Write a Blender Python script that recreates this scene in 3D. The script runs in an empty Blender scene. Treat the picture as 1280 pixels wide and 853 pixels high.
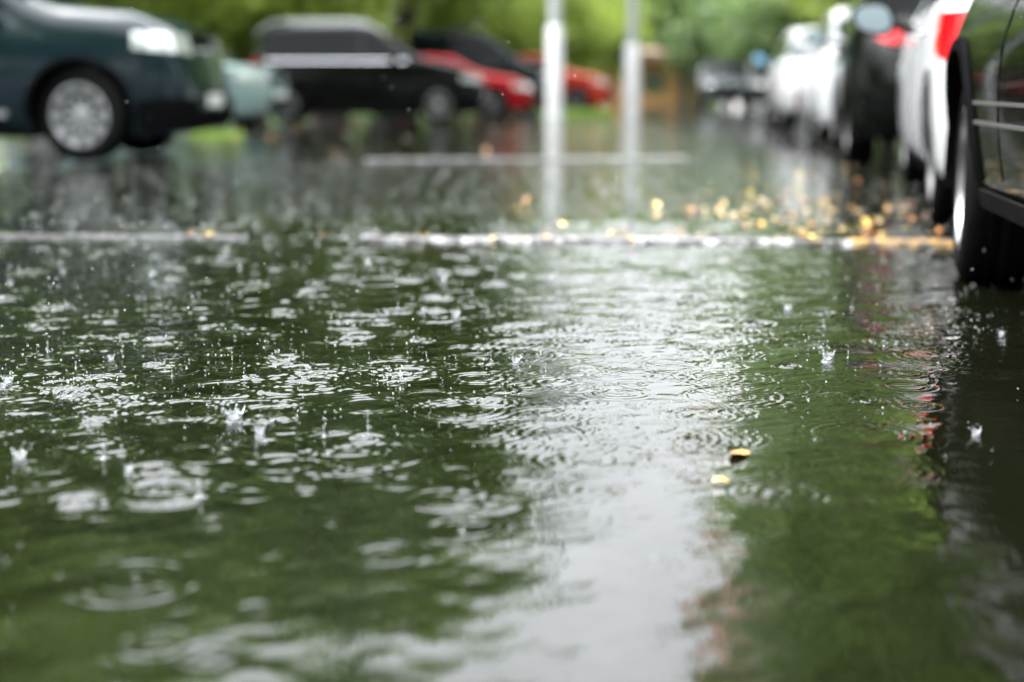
import bpy, bmesh, math, random
import numpy as np
from mathutils import Vector, Matrix

random.seed(7)
rng = np.random.default_rng(11)
R = math.radians
S = bpy.context.scene
COL = S.collection

# ------------------------------------------------------------------ camera
CAMH = 0.60
PITCH = R(10.1)
FPX = 50.0 / 36.0 * 1280.0
cd = bpy.data.cameras.new("camera")
cam = bpy.data.objects.new("camera", cd)
COL.objects.link(cam)
cam.location = (0, 0, CAMH)
cam.rotation_euler = (R(90) - PITCH, 0, 0)
cd.lens = 50
cd.sensor_width = 36
cd.clip_start = 0.05
cd.clip_end = 2000
cd.dof.use_dof = True
cd.dof.focus_distance = 2.95
cd.dof.aperture_fstop = 1.3
S.camera = cam


def P(px, py, z=0.0):
    """ground point seen at pixel of the 1280x853 photograph"""
    vx = (px - 640.0) / FPX
    vy = -(py - 426.5) / FPX
    d = Vector((vx, math.cos(PITCH) + vy * math.sin(PITCH), -math.sin(PITCH) + vy * math.cos(PITCH)))
    t = (z - CAMH) / d.z
    return Vector((d.x * t, d.y * t, z))


def PX(px, Y):
    return (px - 640.0) / FPX * (Y * math.cos(PITCH) + 0.1)


# ------------------------------------------------------------------ tags
def tag(o, label=None, cat=None, group=None, kind=None):
    if label: o['label'] = label
    if cat: o['category'] = cat
    if group: o['group'] = group
    if kind: o['kind'] = kind
    return o


def empty(name, loc=(0, 0, 0), rz=0.0):
    o = bpy.data.objects.new(name, None)
    COL.objects.link(o)
    o.location = loc
    o.rotation_euler = (0, 0, rz)
    o.empty_display_size = 0.1
    return o


def link(name, me, mat=None, parent=None):
    o = bpy.data.objects.new(name, me)
    COL.objects.link(o)
    if mat is not None:
        if me.materials:
            me.materials[0] = mat
        else:
            me.materials.append(mat)
    if parent is not None:
        o.parent = parent
    return o


def copy_tree(o, parent=None):
    c = o.copy()
    COL.objects.link(c)
    c.parent = parent
    for ch in [x for x in bpy.data.objects if x.parent == o]:
        copy_tree(ch, c)
    return c


class MB:
    def __init__(s):
        s.v = []
        s.f = []

    def add(s, vs, fs):
        n = len(s.v)
        s.v += [tuple(v) for v in vs]
        s.f += [tuple(i + n for i in f) for f in fs]

    def box(s, c, d, rz=0.0, taper=1.0):
        x, y, z = d[0] / 2, d[1] / 2, d[2] / 2
        vs = []
        for sx, sy, sz in ((-1, -1, -1), (1, -1, -1), (1, 1, -1), (-1, 1, -1), (-1, -1, 1), (1, -1, 1), (1, 1, 1), (-1, 1, 1)):
            k = taper if sz > 0 else 1
            a, b = sx * x * k, sy * y * k
            vs.append((c[0] + a * math.cos(rz) - b * math.sin(rz), c[1] + a * math.sin(rz) + b * math.cos(rz), c[2] + sz * z))
        s.add(vs, [(0, 3, 2, 1), (4, 5, 6, 7), (0, 1, 5, 4), (1, 2, 6, 5), (2, 3, 7, 6), (3, 0, 4, 7)])

    def lathe(s, prof, n=32, axis='z', c=(0, 0, 0), closed=False):
        vs = []
        m = len(prof)
        for i in range(n):
            a = 2 * math.pi * i / n
            for (r, h) in prof:
                if axis == 'z':
                    vs.append((c[0] + r * math.cos(a), c[1] + r * math.sin(a), c[2] + h))
                else:
                    vs.append((c[0] + r * math.cos(a), c[1] + h, c[2] + r * math.sin(a)))
        fs = []
        for i in range(n):
            k = (i + 1) % n
            for j in range(m - 1 if not closed else m):
                j2 = (j + 1) % m
                q = (i * m + j, k * m + j, k * m + j2, i * m + j2)
                fs.append(q if axis == 'z' else q[::-1])
        s.add(vs, fs)

    def tube(s, pts, rad, n=8):
        pts = [Vector(p) for p in pts]
        if not isinstance(rad, (list, tuple)):
            rad = [rad] * len(pts)
        base = len(s.v)
        vs = []
        for i, p in enumerate(pts):
            d = (pts[min(i + 1, len(pts) - 1)] - pts[max(i - 1, 0)]).normalized()
            u = d.cross(Vector((0.13, 0.97, 0.21)))
            if u.length < .05: u = d.cross(Vector((1, 0, 0)))
            u.normalize()
            w = d.cross(u)
            for k in range(n):
                a = 2 * math.pi * k / n
                vs.append(p + (u * math.cos(a) + w * math.sin(a)) * rad[i])
        fs = []
        for i in range(len(pts) - 1):
            for k in range(n):
                k2 = (k + 1) % n
                fs.append((i * n + k, i * n + k2, (i + 1) * n + k2, (i + 1) * n + k))
        fs.append(tuple(range(n))[::-1])
        fs.append(tuple((len(pts) - 1) * n + k for k in range(n)))
        s.add(vs, fs)

    def grid(s, rows):
        m = len(rows[0])
        vs = [p for r in rows for p in r]
        fs = []
        for i in range(len(rows) - 1):
            for j in range(m - 1):
                fs.append((i * m + j, i * m + j + 1, (i + 1) * m + j + 1, (i + 1) * m + j))
        s.add(vs, fs)

    def mesh(s, name, smooth=True, ang=35):
        me = bpy.data.meshes.new(name)
        me.from_pydata(s.v, [], s.f)
        me.update()
        if smooth:
            me.polygons.foreach_set('use_smooth', [True] * len(me.polygons))
            me.set_sharp_from_angle(angle=R(ang))
        return me

    def build(s, name, mat, parent=None, smooth=True, ang=35, fix=False):
        me = s.mesh(name, smooth, ang)
        if fix:
            bm = bmesh.new(); bm.from_mesh(me)
            bmesh.ops.recalc_face_normals(bm, faces=bm.faces)
            bm.to_mesh(me); bm.free()
        return link(name, me, mat, parent)


# ------------------------------------------------------------------ materials
def new_mat(name):
    m = bpy.data.materials.new(name)
    m.use_nodes = True
    nt = m.node_tree
    b = nt.nodes['Principled BSDF']
    return m, nt, b


def nd(nt, t, **kw):
    n = nt.nodes.new(t)
    for k, v in kw.items():
        if k in n.inputs:
            n.inputs[k].default_value = v
        else:
            setattr(n, k, v)
    return n


def simple(name, col, rough=0.5, metal=0.0, coat=0.0, var=0.15, scale=8.0, bump=0.0, bscale=60.0, spec=0.5):
    m, nt, b = new_mat(name)
    tc = nd(nt, 'ShaderNodeTexCoord')
    no = nd(nt, 'ShaderNodeTexNoise', Scale=scale, Detail=4.0)
    nt.links.new(tc.outputs['Object'], no.inputs['Vector'])
    mr = nd(nt, 'ShaderNodeMapRange')
    mr.inputs['To Min'].default_value = 1 - var
    mr.inputs['To Max'].default_value = 1 + var
    nt.links.new(no.outputs['Fac'], mr.inputs['Value'])
    mx = nd(nt, 'ShaderNodeMix', data_type='RGBA', blend_type='MULTIPLY')
    mx.inputs['Factor'].default_value = 1
    mx.inputs['A'].default_value = (*col, 1)
    nt.links.new(mr.outputs['Result'], mx.inputs['B'])
    nt.links.new(mx.outputs['Result'], b.inputs['Base Color'])
    b.inputs['Roughness'].default_value = rough
    b.inputs['Metallic'].default_value = metal
    b.inputs['Coat Weight'].default_value = coat
    b.inputs['Coat Roughness'].default_value = 0.03
    b.inputs['Specular IOR Level'].default_value = spec
    if bump > 0:
        n2 = nd(nt, 'ShaderNodeTexNoise', Scale=bscale, Detail=3.0)
        nt.links.new(tc.outputs['Object'], n2.inputs['Vector'])
        bp = nd(nt, 'ShaderNodeBump', Strength=bump, Distance=0.01)
        nt.links.new(n2.outputs['Fac'], bp.inputs['Height'])
        nt.links.new(bp.outputs['Normal'], b.inputs['Normal'])
    return m


def paint(name, col, rough=0.35, metal=0.0, spec=0.0, coat=.7):
    """car paint, clear coat, beaded with rain"""
    m, nt, b = new_mat(name)
    tc = nd(nt, 'ShaderNodeTexCoord')
    no = nd(nt, 'ShaderNodeTexNoise', Scale=900.0, Detail=1.0)
    nt.links.new(tc.outputs['Object'], no.inputs['Vector'])
    mr = nd(nt, 'ShaderNodeMapRange')
    mr.inputs['To Min'].default_value = .85
    mr.inputs['To Max'].default_value = 1.15
    nt.links.new(no.outputs['Fac'], mr.inputs['Value'])
    mx = nd(nt, 'ShaderNodeMix', data_type='RGBA', blend_type='MULTIPLY')
    mx.inputs['Factor'].default_value = 1
    mx.inputs['A'].default_value = (*col, 1)
    nt.links.new(mr.outputs['Result'], mx.inputs['B'])
    nt.links.new(mx.outputs['Result'], b.inputs['Base Color'])
    b.inputs['Roughness'].default_value = rough
    b.inputs['Metallic'].default_value = metal
    b.inputs['Specular IOR Level'].default_value = spec
    b.inputs['Coat Weight'].default_value = coat
    b.inputs['Coat Roughness'].default_value = 0.02
    b.inputs['Coat IOR'].default_value = 1.33
    vo = nd(nt, 'ShaderNodeTexVoronoi', Scale=110.0, Randomness=1.0)
    nt.links.new(tc.outputs['Object'], vo.inputs['Vector'])
    m2 = nd(nt, 'ShaderNodeMapRange', interpolation_type='SMOOTHSTEP')
    m2.inputs['From Min'].default_value = 0.35
    m2.inputs['From Max'].default_value = 0.0
    nt.links.new(vo.outputs['Distance'], m2.inputs['Value'])
    bp = nd(nt, 'ShaderNodeBump', Strength=0.12, Distance=0.002)
    nt.links.new(m2.outputs['Result'], bp.inputs['Height'])
    nt.links.new(bp.outputs['Normal'], b.inputs['Coat Normal'])
    return m


M = {}
M['black'] = paint('black_paint', (.0018, .0022, .0018))
M['deepblack'] = paint('deep_black_paint', (.0014, .0018, .0014), coat=.45)
M['dkgreen'] = paint('dark_green_paint', (.004, .010, .009))
M['slate'] = paint('blue_grey_paint', (.0035, .0095, .0125), metal=.0, spec=0.0, coat=1.0)
M['mint'] = paint('mint_paint', (.13, .18, .175), coat=1.0)
M['white'] = paint('white_paint', (.30, .31, .32), metal=0.0)
M['red'] = paint('red_paint', (.24, .006, .010), metal=.1)
M['coral'] = paint('coral_red_paint', (.36, .035, .02), metal=.1)
M['navy'] = paint('navy_paint', (.01, .02, .05))
M['grey_car'] = paint('dark_grey_paint', (.03, .035, .04))
M['rubber'] = simple('tyre_rubber', (.007, .007, .007), .6, spec=0.0, var=.3, bump=.4, bscale=120)
M['plastic'] = simple('black_plastic', (.004, .004, .0045), .5, var=.2, spec=0.0)
M['alloy'] = simple('alloy_metal', (.36, .37, .38), .3, metal=.8, var=.1)
M['darkalloy'] = simple('dark_alloy', (.19, .19, .195), .3, metal=.8, var=.1)
M['dullrim'] = simple('dull_grey_rim', (.05, .05, .052), .45, spec=.25)
M['chrome'] = simple('chrome', (.75, .76, .78), .08, metal=1.0, var=.05)
M['glass'] = simple('dark_car_glass', (.0015, .0025, .0025), .03, var=.2, scale=2, spec=.1)
M['mirror'] = simple('mirror_glass', (.55, .68, .70), .05, metal=1.0, var=.05)
M['skymirror'] = simple('sky_reflection_mirror', (.22, .50, .72), .2, metal=.2, coat=1)  # reflected sky put into the base colour of shell and glass
M['plate'] = simple('number_plate', (.45, .45, .44), .5)
M['concrete'] = simple('post_concrete', (.62, .62, .61), .6, var=.2, bump=.3)
M['postwhite'] = simple('white_post_paint', (.56, .56, .57), .5, var=.12, scale=14)
M['postgrey'] = simple('grey_post_metal', (.40, .41, .44), .45, metal=.1, var=.12)


def lamp_mat(name, col, clear=False, emit=0.0):
    m, nt, b = new_mat(name)
    tc = nd(nt, 'ShaderNodeTexCoord')
    wv = nd(nt, 'ShaderNodeTexWave', Scale=28.0, Distortion=0.6)
    nt.links.new(tc.outputs['Object'], wv.inputs['Vector'])
    mr = nd(nt, 'ShaderNodeMapRange')
    mr.inputs['To Min'].default_value = .7
    mr.inputs['To Max'].default_value = 1.1
    nt.links.new(wv.outputs['Fac'], mr.inputs['Value'])
    mx = nd(nt, 'ShaderNodeMix', data_type='RGBA', blend_type='MULTIPLY')
    mx.inputs['Factor'].default_value = 1
    mx.inputs['A'].default_value = (*col, 1)
    nt.links.new(mr.outputs['Result'], mx.inputs['B'])
    nt.links.new(mx.outputs['Result'], b.inputs['Base Color'])
    b.inputs['Roughness'].default_value = .12
    b.inputs['Metallic'].default_value = .6 if clear else 0
    b.inputs['Coat Weight'].default_value = .4
    b.inputs['Specular IOR Level'].default_value = .15
    b.inputs['Coat Roughness'].default_value = 0.02
    b.inputs['Coat IOR'].default_value = 1.33
    if emit:
        b.inputs['Emission Color'].default_value = (*(col if not clear else (1, .98, .95)), 1)
        b.inputs['Emission Strength'].default_value = emit
    return m


M['headlamp'] = lamp_mat('headlamp_glass', (.55, .57, .58), True)
M['tail'] = lamp_mat('tail_lamp_red', (.25, .001, .004))
M['tail_on'] = lamp_mat('tail_lamp_red_lit', (.32, .001, .004), emit=0.03)
M['amber'] = lamp_mat('amber_lamp', (.8, .25, .02))


def leaf_mat(name, c1, c2):
    m, nt, b = new_mat(name)
    nt.nodes.remove(b)
    out = [n for n in nt.nodes if n.type == 'OUTPUT_MATERIAL'][0]
    geo = nd(nt, 'ShaderNodeNewGeometry')
    oi = nd(nt, 'ShaderNodeObjectInfo')
    tc = nd(nt, 'ShaderNodeTexCoord')
    no = nd(nt, 'ShaderNodeTexNoise', Scale=0.55, Detail=3.0)
    nt.links.new(tc.outputs['Object'], no.inputs['Vector'])
    ad = nd(nt, 'ShaderNodeMath', operation='MULTIPLY_ADD')
    nt.links.new(geo.outputs['Random Per Island'], ad.inputs[0])
    ad.inputs[1].default_value = .5
    nt.links.new(no.outputs['Fac'], ad.inputs[2])
    ad2 = nd(nt, 'ShaderNodeMath', operation='MULTIPLY_ADD')
    nt.links.new(oi.outputs['Random'], ad2.inputs[0])
    ad2.inputs[1].default_value = .3
    nt.links.new(ad.outputs[0], ad2.inputs[2])
    mr = nd(nt, 'ShaderNodeMapRange')
    mr.inputs['From Min'].default_value = .35
    mr.inputs['From Max'].default_value = 1.15
    nt.links.new(ad2.outputs[0], mr.inputs['Value'])
    mx = nd(nt, 'ShaderNodeMix', data_type='RGBA')
    mx.inputs['A'].default_value = (*c1, 1)
    mx.inputs['B'].default_value = (*c2, 1)
    nt.links.new(mr.outputs['Result'], mx.inputs['Factor'])
    df = nd(nt, 'ShaderNodeBsdfPrincipled', Roughness=.45)
    nt.links.new(mx.outputs['Result'], df.inputs['Base Color'])
    tr = nd(nt, 'ShaderNodeBsdfTranslucent')
    nt.links.new(mx.outputs['Result'], tr.inputs['Color'])
    ms = nd(nt, 'ShaderNodeMixShader')
    ms.inputs[0].default_value = .5
    nt.links.new(df.outputs[0], ms.inputs[1])
    nt.links.new(tr.outputs[0], ms.inputs[2])
    nt.links.new(ms.outputs[0], out.inputs['Surface'])
    return m


M['leaf_mid'] = leaf_mat('mid_green_leaves', (.08, .13, .03), (.23, .34, .07))
M['leaf_dark'] = leaf_mat('dark_green_leaves', (.05, .092, .036), (.15, .23, .075))
M['leaf_yell'] = leaf_mat('yellow_green_leaves', (.10, .15, .025), (.30, .39, .05))
M['bark'] = simple('wet_bark', (.045, .032, .024), .8, var=.4, scale=6, bump=1.0, bscale=20)


# ------------------------------------------------------------------ world, sun
SUN_EL, SUN_AZ = R(62), R(-75)
w = bpy.data.worlds.new("World")
S.world = w
w.use_nodes = True
nt = w.node_tree
bg = nt.nodes['Background']
sky = nt.nodes.new('ShaderNodeTexSky')
sky.sky_type = 'NISHITA'
sky.sun_disc = False
sky.sun_elevation = SUN_EL
sky.sun_rotation = SUN_AZ
sky.air_density = 1.0
sky.dust_density = 6.0
sky.ozone_density = 1.0
hs = nt.nodes.new('ShaderNodeHueSaturation')
hs.inputs['Saturation'].default_value = 0.12
nt.links.new(sky.outputs[0], hs.inputs['Color'])
# soft overcast variation
tc = nt.nodes.new('ShaderNodeTexCoord')
cn = nt.nodes.new('ShaderNodeTexNoise')
cn.inputs['Scale'].default_value = 3.0
cn.inputs['Detail'].default_value = 5.0
nt.links.new(tc.outputs['Generated'], cn.inputs['Vector'])
cm = nt.nodes.new('ShaderNodeMapRange')
cm.inputs['From Min'].default_value = .3
cm.inputs['From Max'].default_value = .7
cm.inputs['To Min'].default_value = .72
cm.inputs['To Max'].default_value = 1.15
nt.links.new(cn.outputs['Fac'], cm.inputs['Value'])
mm = nt.nodes.new('ShaderNodeMix')
mm.data_type = 'RGBA'
mm.blend_type = 'MULTIPLY'
mm.inputs['Factor'].default_value = 1
oc = nt.nodes.new('ShaderNodeMix')
oc.data_type = 'RGBA'
oc.inputs['Factor'].default_value = .5
oc.inputs['B'].default_value = (6.6, 6.9, 7.2, 1)   # even cloud deck
nt.links.new(hs.outputs[0], oc.inputs['A'])
nt.links.new(oc.outputs['Result'], mm.inputs['A'])
sx = nt.nodes.new('ShaderNodeSeparateXYZ')
nt.links.new(tc.outputs['Generated'], sx.inputs[0])
ov = nt.nodes.new('ShaderNodeMapRange')      # overcast sky: horizon darker than zenith
ov.inputs['From Min'].default_value = 0.0
ov.inputs['From Max'].default_value = .85
ov.inputs['To Min'].default_value = .16
ov.inputs['To Max'].default_value = 1.9
nt.links.new(sx.outputs[2], ov.inputs['Value'])
om = nt.nodes.new('ShaderNodeMath')
om.operation = 'MULTIPLY'
nt.links.new(cm.outputs['Result'], om.inputs[0])
nt.links.new(ov.outputs['Result'], om.inputs[1])
nt.links.new(om.outputs[0], mm.inputs['B'])
nt.links.new(mm.outputs['Result'], bg.inputs['Color'])
bg.inputs['Strength'].default_value = 0.15

sl = bpy.data.lights.new('sun', 'SUN')
sl.energy = 1.0
sl.angle = R(25)
sl.color = (1, .97, .93)
so = bpy.data.objects.new('sun', sl)
COL.objects.link(so)
so.rotation_euler = (R(90) - SUN_EL, 0, math.pi - SUN_AZ)  # same direction as the sky's sun

S.view_settings.view_transform = 'Standard'
S.view_settings.look = 'None'
S.view_settings.gamma = 1
S.view_settings.exposure = 2.85

# ------------------------------------------------------------------ ground
def asphalt_mat():
    m, nt, b = new_mat('wet_asphalt')
    tc = nd(nt, 'ShaderNodeTexCoord')
    n1 = nd(nt, 'ShaderNodeTexNoise', Scale=0.45, Detail=4.0)
    n2 = nd(nt, 'ShaderNodeTexNoise', Scale=55.0, Detail=3.0)
    for n in (n1, n2):
        nt.links.new(tc.outputs['Object'], n.inputs['Vector'])
    rp = nd(nt, 'ShaderNodeMapRange')
    rp.inputs['From Min'].default_value = .42
    rp.inputs['From Max'].default_value = .62
    rp.inputs['To Min'].default_value = .02
    rp.inputs['To Max'].default_value = .14
    nt.links.new(n1.outputs['Fac'], rp.inputs['Value'])
    nt.links.new(rp.outputs['Result'], b.inputs['Roughness'])
    mx = nd(nt, 'ShaderNodeMix', data_type='RGBA')
    mx.inputs['A'].default_value = (.010, .010, .011, 1)
    mx.inputs['B'].default_value = (.032, .029, .030, 1)
    nt.links.new(n2.outputs['Fac'], mx.inputs['Factor'])
    nt.links.new(mx.outputs['Result'], b.inputs['Base Color'])
    bs = nd(nt, 'ShaderNodeMapRange')
    bs.inputs['From Min'].default_value = .42
    bs.inputs['From Max'].default_value = .62
    bs.inputs['To Min'].default_value = .02
    bs.inputs['To Max'].default_value = .15
    nt.links.new(n1.outputs['Fac'], bs.inputs['Value'])
    bp = nd(nt, 'ShaderNodeBump', Distance=0.006)
    nt.links.new(bs.outputs['Result'], bp.inputs['Strength'])
    nt.links.new(n2.outputs['Fac'], bp.inputs['Height'])
    n3 = nd(nt, 'ShaderNodeTexNoise', Scale=7.0, Detail=2.0)
    nt.links.new(tc.outputs['Object'], n3.inputs['Vector'])
    bp2 = nd(nt, 'ShaderNodeBump', Strength=.25, Distance=0.003)
    nt.links.new(n3.outputs['Fac'], bp2.inputs['Height'])
    nt.links.new(bp.outputs['Normal'], bp2.inputs['Normal'])
    nt.links.new(bp2.outputs['Normal'], b.inputs['Normal'])
    b.inputs['IOR'].default_value = 1.36
    return m


M['asphalt'] = asphalt_mat()
g = MB()
g.grid([[(x, y, -0.02) for x in (-400, -60, -8, 8, 60, 400)] for y in (600, 120, 40, 14, -10, -400)][::-1])
tag(g.build('asphalt_ground', M['asphalt'], smooth=False), kind='structure')


def water_mat(bump_rings):
    m, nt, b = new_mat('puddle_water')
    tc = nd(nt, 'ShaderNodeTexCoord')
    n1 = nd(nt, 'ShaderNodeTexNoise', Scale=1.3, Detail=5.0)
    nt.links.new(tc.outputs['Object'], n1.inputs['Vector'])
    mx = nd(nt, 'ShaderNodeMix', data_type='RGBA')
    mx.inputs['A'].default_value = (.0009, .0011, .0005, 1)
    mx.inputs['B'].default_value = (.0028, .0033, .0014, 1)
    nt.links.new(n1.outputs['Fac'], mx.inputs['Factor'])
    nt.links.new(mx.outputs['Result'], b.inputs['Base Color'])
    b.inputs['Roughness'].default_value = 0.02
    b.inputs['IOR'].default_value = 1.333
    prev = None

    def ringlayer(scale, freq, strength, dist, off):
        nonlocal prev
        mp = nd(nt, 'ShaderNodeMapping')
        mp.inputs['Location'].default_value = (off, off * 1.7, 0)
        nt.links.new(tc.outputs['Object'], mp.inputs['Vector'])
        vo = nd(nt, 'ShaderNodeTexVoronoi', Scale=scale, Randomness=1.0, voronoi_dimensions='2D')
        nt.links.new(mp.outputs[0], vo.inputs['Vector'])
        # ring packet whose radius depends on the cell
        sep = nd(nt, 'ShaderNodeSeparateColor')
        nt.links.new(vo.outputs['Color'], sep.inputs[0])
        rr = nd(nt, 'ShaderNodeMath', operation='MULTIPLY_ADD')
        nt.links.new(sep.outputs[0], rr.inputs[0])
        rr.inputs[1].default_value = -.42
        nt.links.new(vo.outputs['Distance'], rr.inputs[2])
        sn = nd(nt, 'ShaderNodeMath', operation='MULTIPLY')
        nt.links.new(rr.outputs[0], sn.inputs[0])
        sn.inputs[1].default_value = freq
        co = nd(nt, 'ShaderNodeMath', operation='COSINE')
        nt.links.new(sn.outputs[0], co.inputs[0])
        sq = nd(nt, 'ShaderNodeMath', operation='MULTIPLY')
        nt.links.new(rr.outputs[0], sq.inputs[0]); nt.links.new(rr.outputs[0], sq.inputs[1])
        ex = nd(nt, 'ShaderNodeMath', operation='MULTIPLY')
        nt.links.new(sq.outputs[0], ex.inputs[0]); ex.inputs[1].default_value = -90
        ee = nd(nt, 'ShaderNodeMath', operation='EXPONENT')
        nt.links.new(ex.outputs[0], ee.inputs[0])
        pr = nd(nt, 'ShaderNodeMath', operation='MULTIPLY')
        nt.links.new(co.outputs[0], pr.inputs[0]); nt.links.new(ee.outputs[0], pr.inputs[1])
        bp = nd(nt, 'ShaderNodeBump', Strength=strength, Distance=dist)
        nt.links.new(pr.outputs[0], bp.inputs['Height'])
        if prev: nt.links.new(prev.outputs['Normal'], bp.inputs['Normal'])
        prev = bp

    n2 = nd(nt, 'ShaderNodeTexNoise', Scale=22.0, Detail=3.0)
    nt.links.new(tc.outputs['Object'], n2.inputs['Vector'])
    bp = nd(nt, 'ShaderNodeBump', Strength=1.0, Distance=0.0011 if bump_rings else .0006)
    nt.links.new(n2.outputs['Fac'], bp.inputs['Height'])
    prev = bp
    if bump_rings:
        ringlayer(5.0, 30.0, 1.0, .0016, 0.0)
        ringlayer(8.0, 30.0, 1.0, .0011, 3.3)
    nt.links.new(prev.outputs['Normal'], b.inputs['Normal'])
    return m


# near puddle: real rippled surface ------------------------------------------------
X0, X1, Y0, Y1 = -2.75, 2.45, 0.95, 6.6
DX, DY = 0.0058, 0.0050
nx, ny = int((X1 - X0) / DX), int((Y1 - Y0) / DY)
xs = np.linspace(X0, X1, nx)
ys = np.linspace(Y0, Y1, ny)
XX, YY = np.meshgrid(xs, ys)
HH = np.zeros_like(XX)
# wind ripples
for i in range(46):
    lam = 0.035 * (9.0 ** rng.random())
    th = rng.normal(0, .75) + math.pi / 2
    k = 2 * math.pi / lam
    amp = 0.0095 / k * rng.uniform(.4, 1.2)
    HH += amp * np.cos(k * (XX * math.cos(th) + YY * math.sin(th)) + rng.random() * 6.28)
# stronger, patchier where the wind reaches
env = np.zeros_like(XX)
for i in range(14):
    cx, cy = rng.uniform(X0, X1), rng.uniform(Y0, Y1)
    env += np.exp(-(((XX - cx) / .8) ** 2 + ((YY - cy) / .45) ** 2))
calm = np.clip((YY - 1.5) / 1.2, .45, 1.0)
HH *= (.55 + .55 * np.clip(env, 0, 1.4)) * calm
EVENTS = []


def ring(cx, cy, rad, amp, lam, sig):
    ext = rad + 3 * sig
    i0, i1 = np.searchsorted(xs, [cx - ext, cx + ext])
    j0, j1 = np.searchsorted(ys, [cy - ext, cy + ext])
    if i1 <= i0 or j1 <= j0: return
    dx = XX[j0:j1, i0:i1] - cx
    dy = YY[j0:j1, i0:i1] - cy
    r = np.sqrt(dx * dx + dy * dy)
    h = amp * np.cos(2 * math.pi / lam * (r - rad)) * np.exp(-((r - rad) / sig) ** 2)
    HH[j0:j1, i0:i1] += h


def drop_event(cx, cy, big=1.0):
    age = rng.random()
    rad = (.006 + .060 * age) * big
    lam = rng.uniform(.012, .022)
    sig = lam * rng.uniform(.7, 1.5)
    amp = .00105 * big * (1.25 - age) * rng.uniform(.6, 1.3)
    ring(cx, cy, rad, amp, lam, sig)
    if rng.random() < .5:
        ring(cx, cy, rad * .45, amp * .7, lam * .8, sig * .7)


# density of drops falls off close to the camera, clusters elsewhere
n_ev = 0
while n_ev < 4600:
    cx, cy = rng.uniform(X0, X1), Y0 + (Y1 - Y0) * rng.random()
    keep = np.clip((cy - 1.55) / 1.2, .10, 1.0)
    if cx > 0.35 * cy * .55 + .2 and cy < 2.9: keep *= .35
    if rng.random() > keep: continue
    drop_event(cx, cy, rng.choice([.6, .9, 1.3, 1.9], p=[.34, .33, .22, .11]))
    EVENTS.append((cx, cy))
    n_ev += 1
# the large ring clusters of the photograph
for (px, py, b_) in ((360, 478, 1.9), (330, 483, 1.6), (395, 474, 1.5), (500, 466, 1.5), (300, 405, 1.6), (265, 386, 1.5), (545, 395, 1.6),
                     (150, 420, 1.2), (350, 582, 1.5), (430, 580, 1.5), (450, 562, 1.6), (350, 560, 1.4), (190, 580, 1.2), (125, 560, 1.1),
                     (290, 610, 1.1), (105, 640, 1.0), (600, 625, .9), (20, 612, 1.1), (700, 570, 1.2), (160, 512, 1.3), (430, 345, 1.3), (640, 415, 1.3), (40, 505, 1.3)):
    p = P(px, py)
    for q in range(3 if py < 520 else 2):
        jx, jy = rng.normal(0, .03) * b_, rng.normal(0, .03) * b_
        ring(p.x + jx, p.y + jy, rng.uniform(.02, .06) * b_, .0012 if py < 520 else .0008, rng.uniform(.022, .042), .020)
edge = np.clip(np.minimum.reduce([XX - X0, X1 - XX, YY - Y0, Y1 - YY]) / .25, 0, 1)
HH *= edge
verts = np.stack([XX, YY, HH], -1).reshape(-1, 3).astype(np.float32)
idx = np.arange(nx * ny).reshape(ny, nx)
quads = np.stack([idx[:-1, :-1], idx[:-1, 1:], idx[1:, 1:], idx[1:, :-1]], -1).reshape(-1, 4).astype(np.int32)
me = bpy.data.meshes.new('puddle_water')
me.vertices.add(len(verts))
me.vertices.foreach_set('co', verts.ravel())
me.loops.add(quads.size)
me.loops.foreach_set('vertex_index', quads.ravel())
me.polygons.add(len(quads))
me.polygons.foreach_set('loop_start', np.arange(0, quads.size, 4, dtype=np.int32))
me.polygons.foreach_set('loop_total', np.full(len(quads), 4, dtype=np.int32))
me.polygons.foreach_set('use_smooth', np.ones(len(quads), dtype=bool))
me.update(calc_edges=True)
me.validate()
tag(link('puddle_water', me, water_mat(False)), kind='structure')


def surface_z(x, y):
    if not (X0 < x < X1 and Y0 < y < Y1): return 0.0
    return float(HH[min(int((y - Y0) / DY), ny - 1), min(int((x - X0) / DX), nx - 1)])


# wider flood round it (frame of sheets, ragged far edge)
wm = water_mat(True)
g = MB()


def sheet(x0, x1, y0, y1):
    g.add([(x0, y0, 0), (x1, y0, 0), (x1, y1, 0), (x0, y1, 0)], [(0, 1, 2, 3)])


sheet(-9, X0, -3, Y1)
sheet(X1, 7, -3, Y1)
sheet(X0, X1, -3, Y0)
far = []
x = -9.0
rr = random.Random(3)
while x < 7.0:
    yy = 23 + 4.0 * math.sin(x * .5 + 1.0) + rr.uniform(-.8, .8)
    if x < -3.4: yy = 9.6 + .9 * math.sin(x * 1.3) + rr.uniform(-.3, .3)
    if x > 2.4: yy = 12 + rr.uniform(-.5, .5)
    far.append((x, yy))
    x += .35
far.append((7.0, 12))
g.add([(a, Y1, 0) for a, b in far] + [(a, b, 0) for a, b in far], [(i, i + 1, i + 1 + len(far), i + len(far)) for i in range(len(far) - 1)])
tag(g.build('flood_water', wm, smooth=False), kind='structure')

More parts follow.
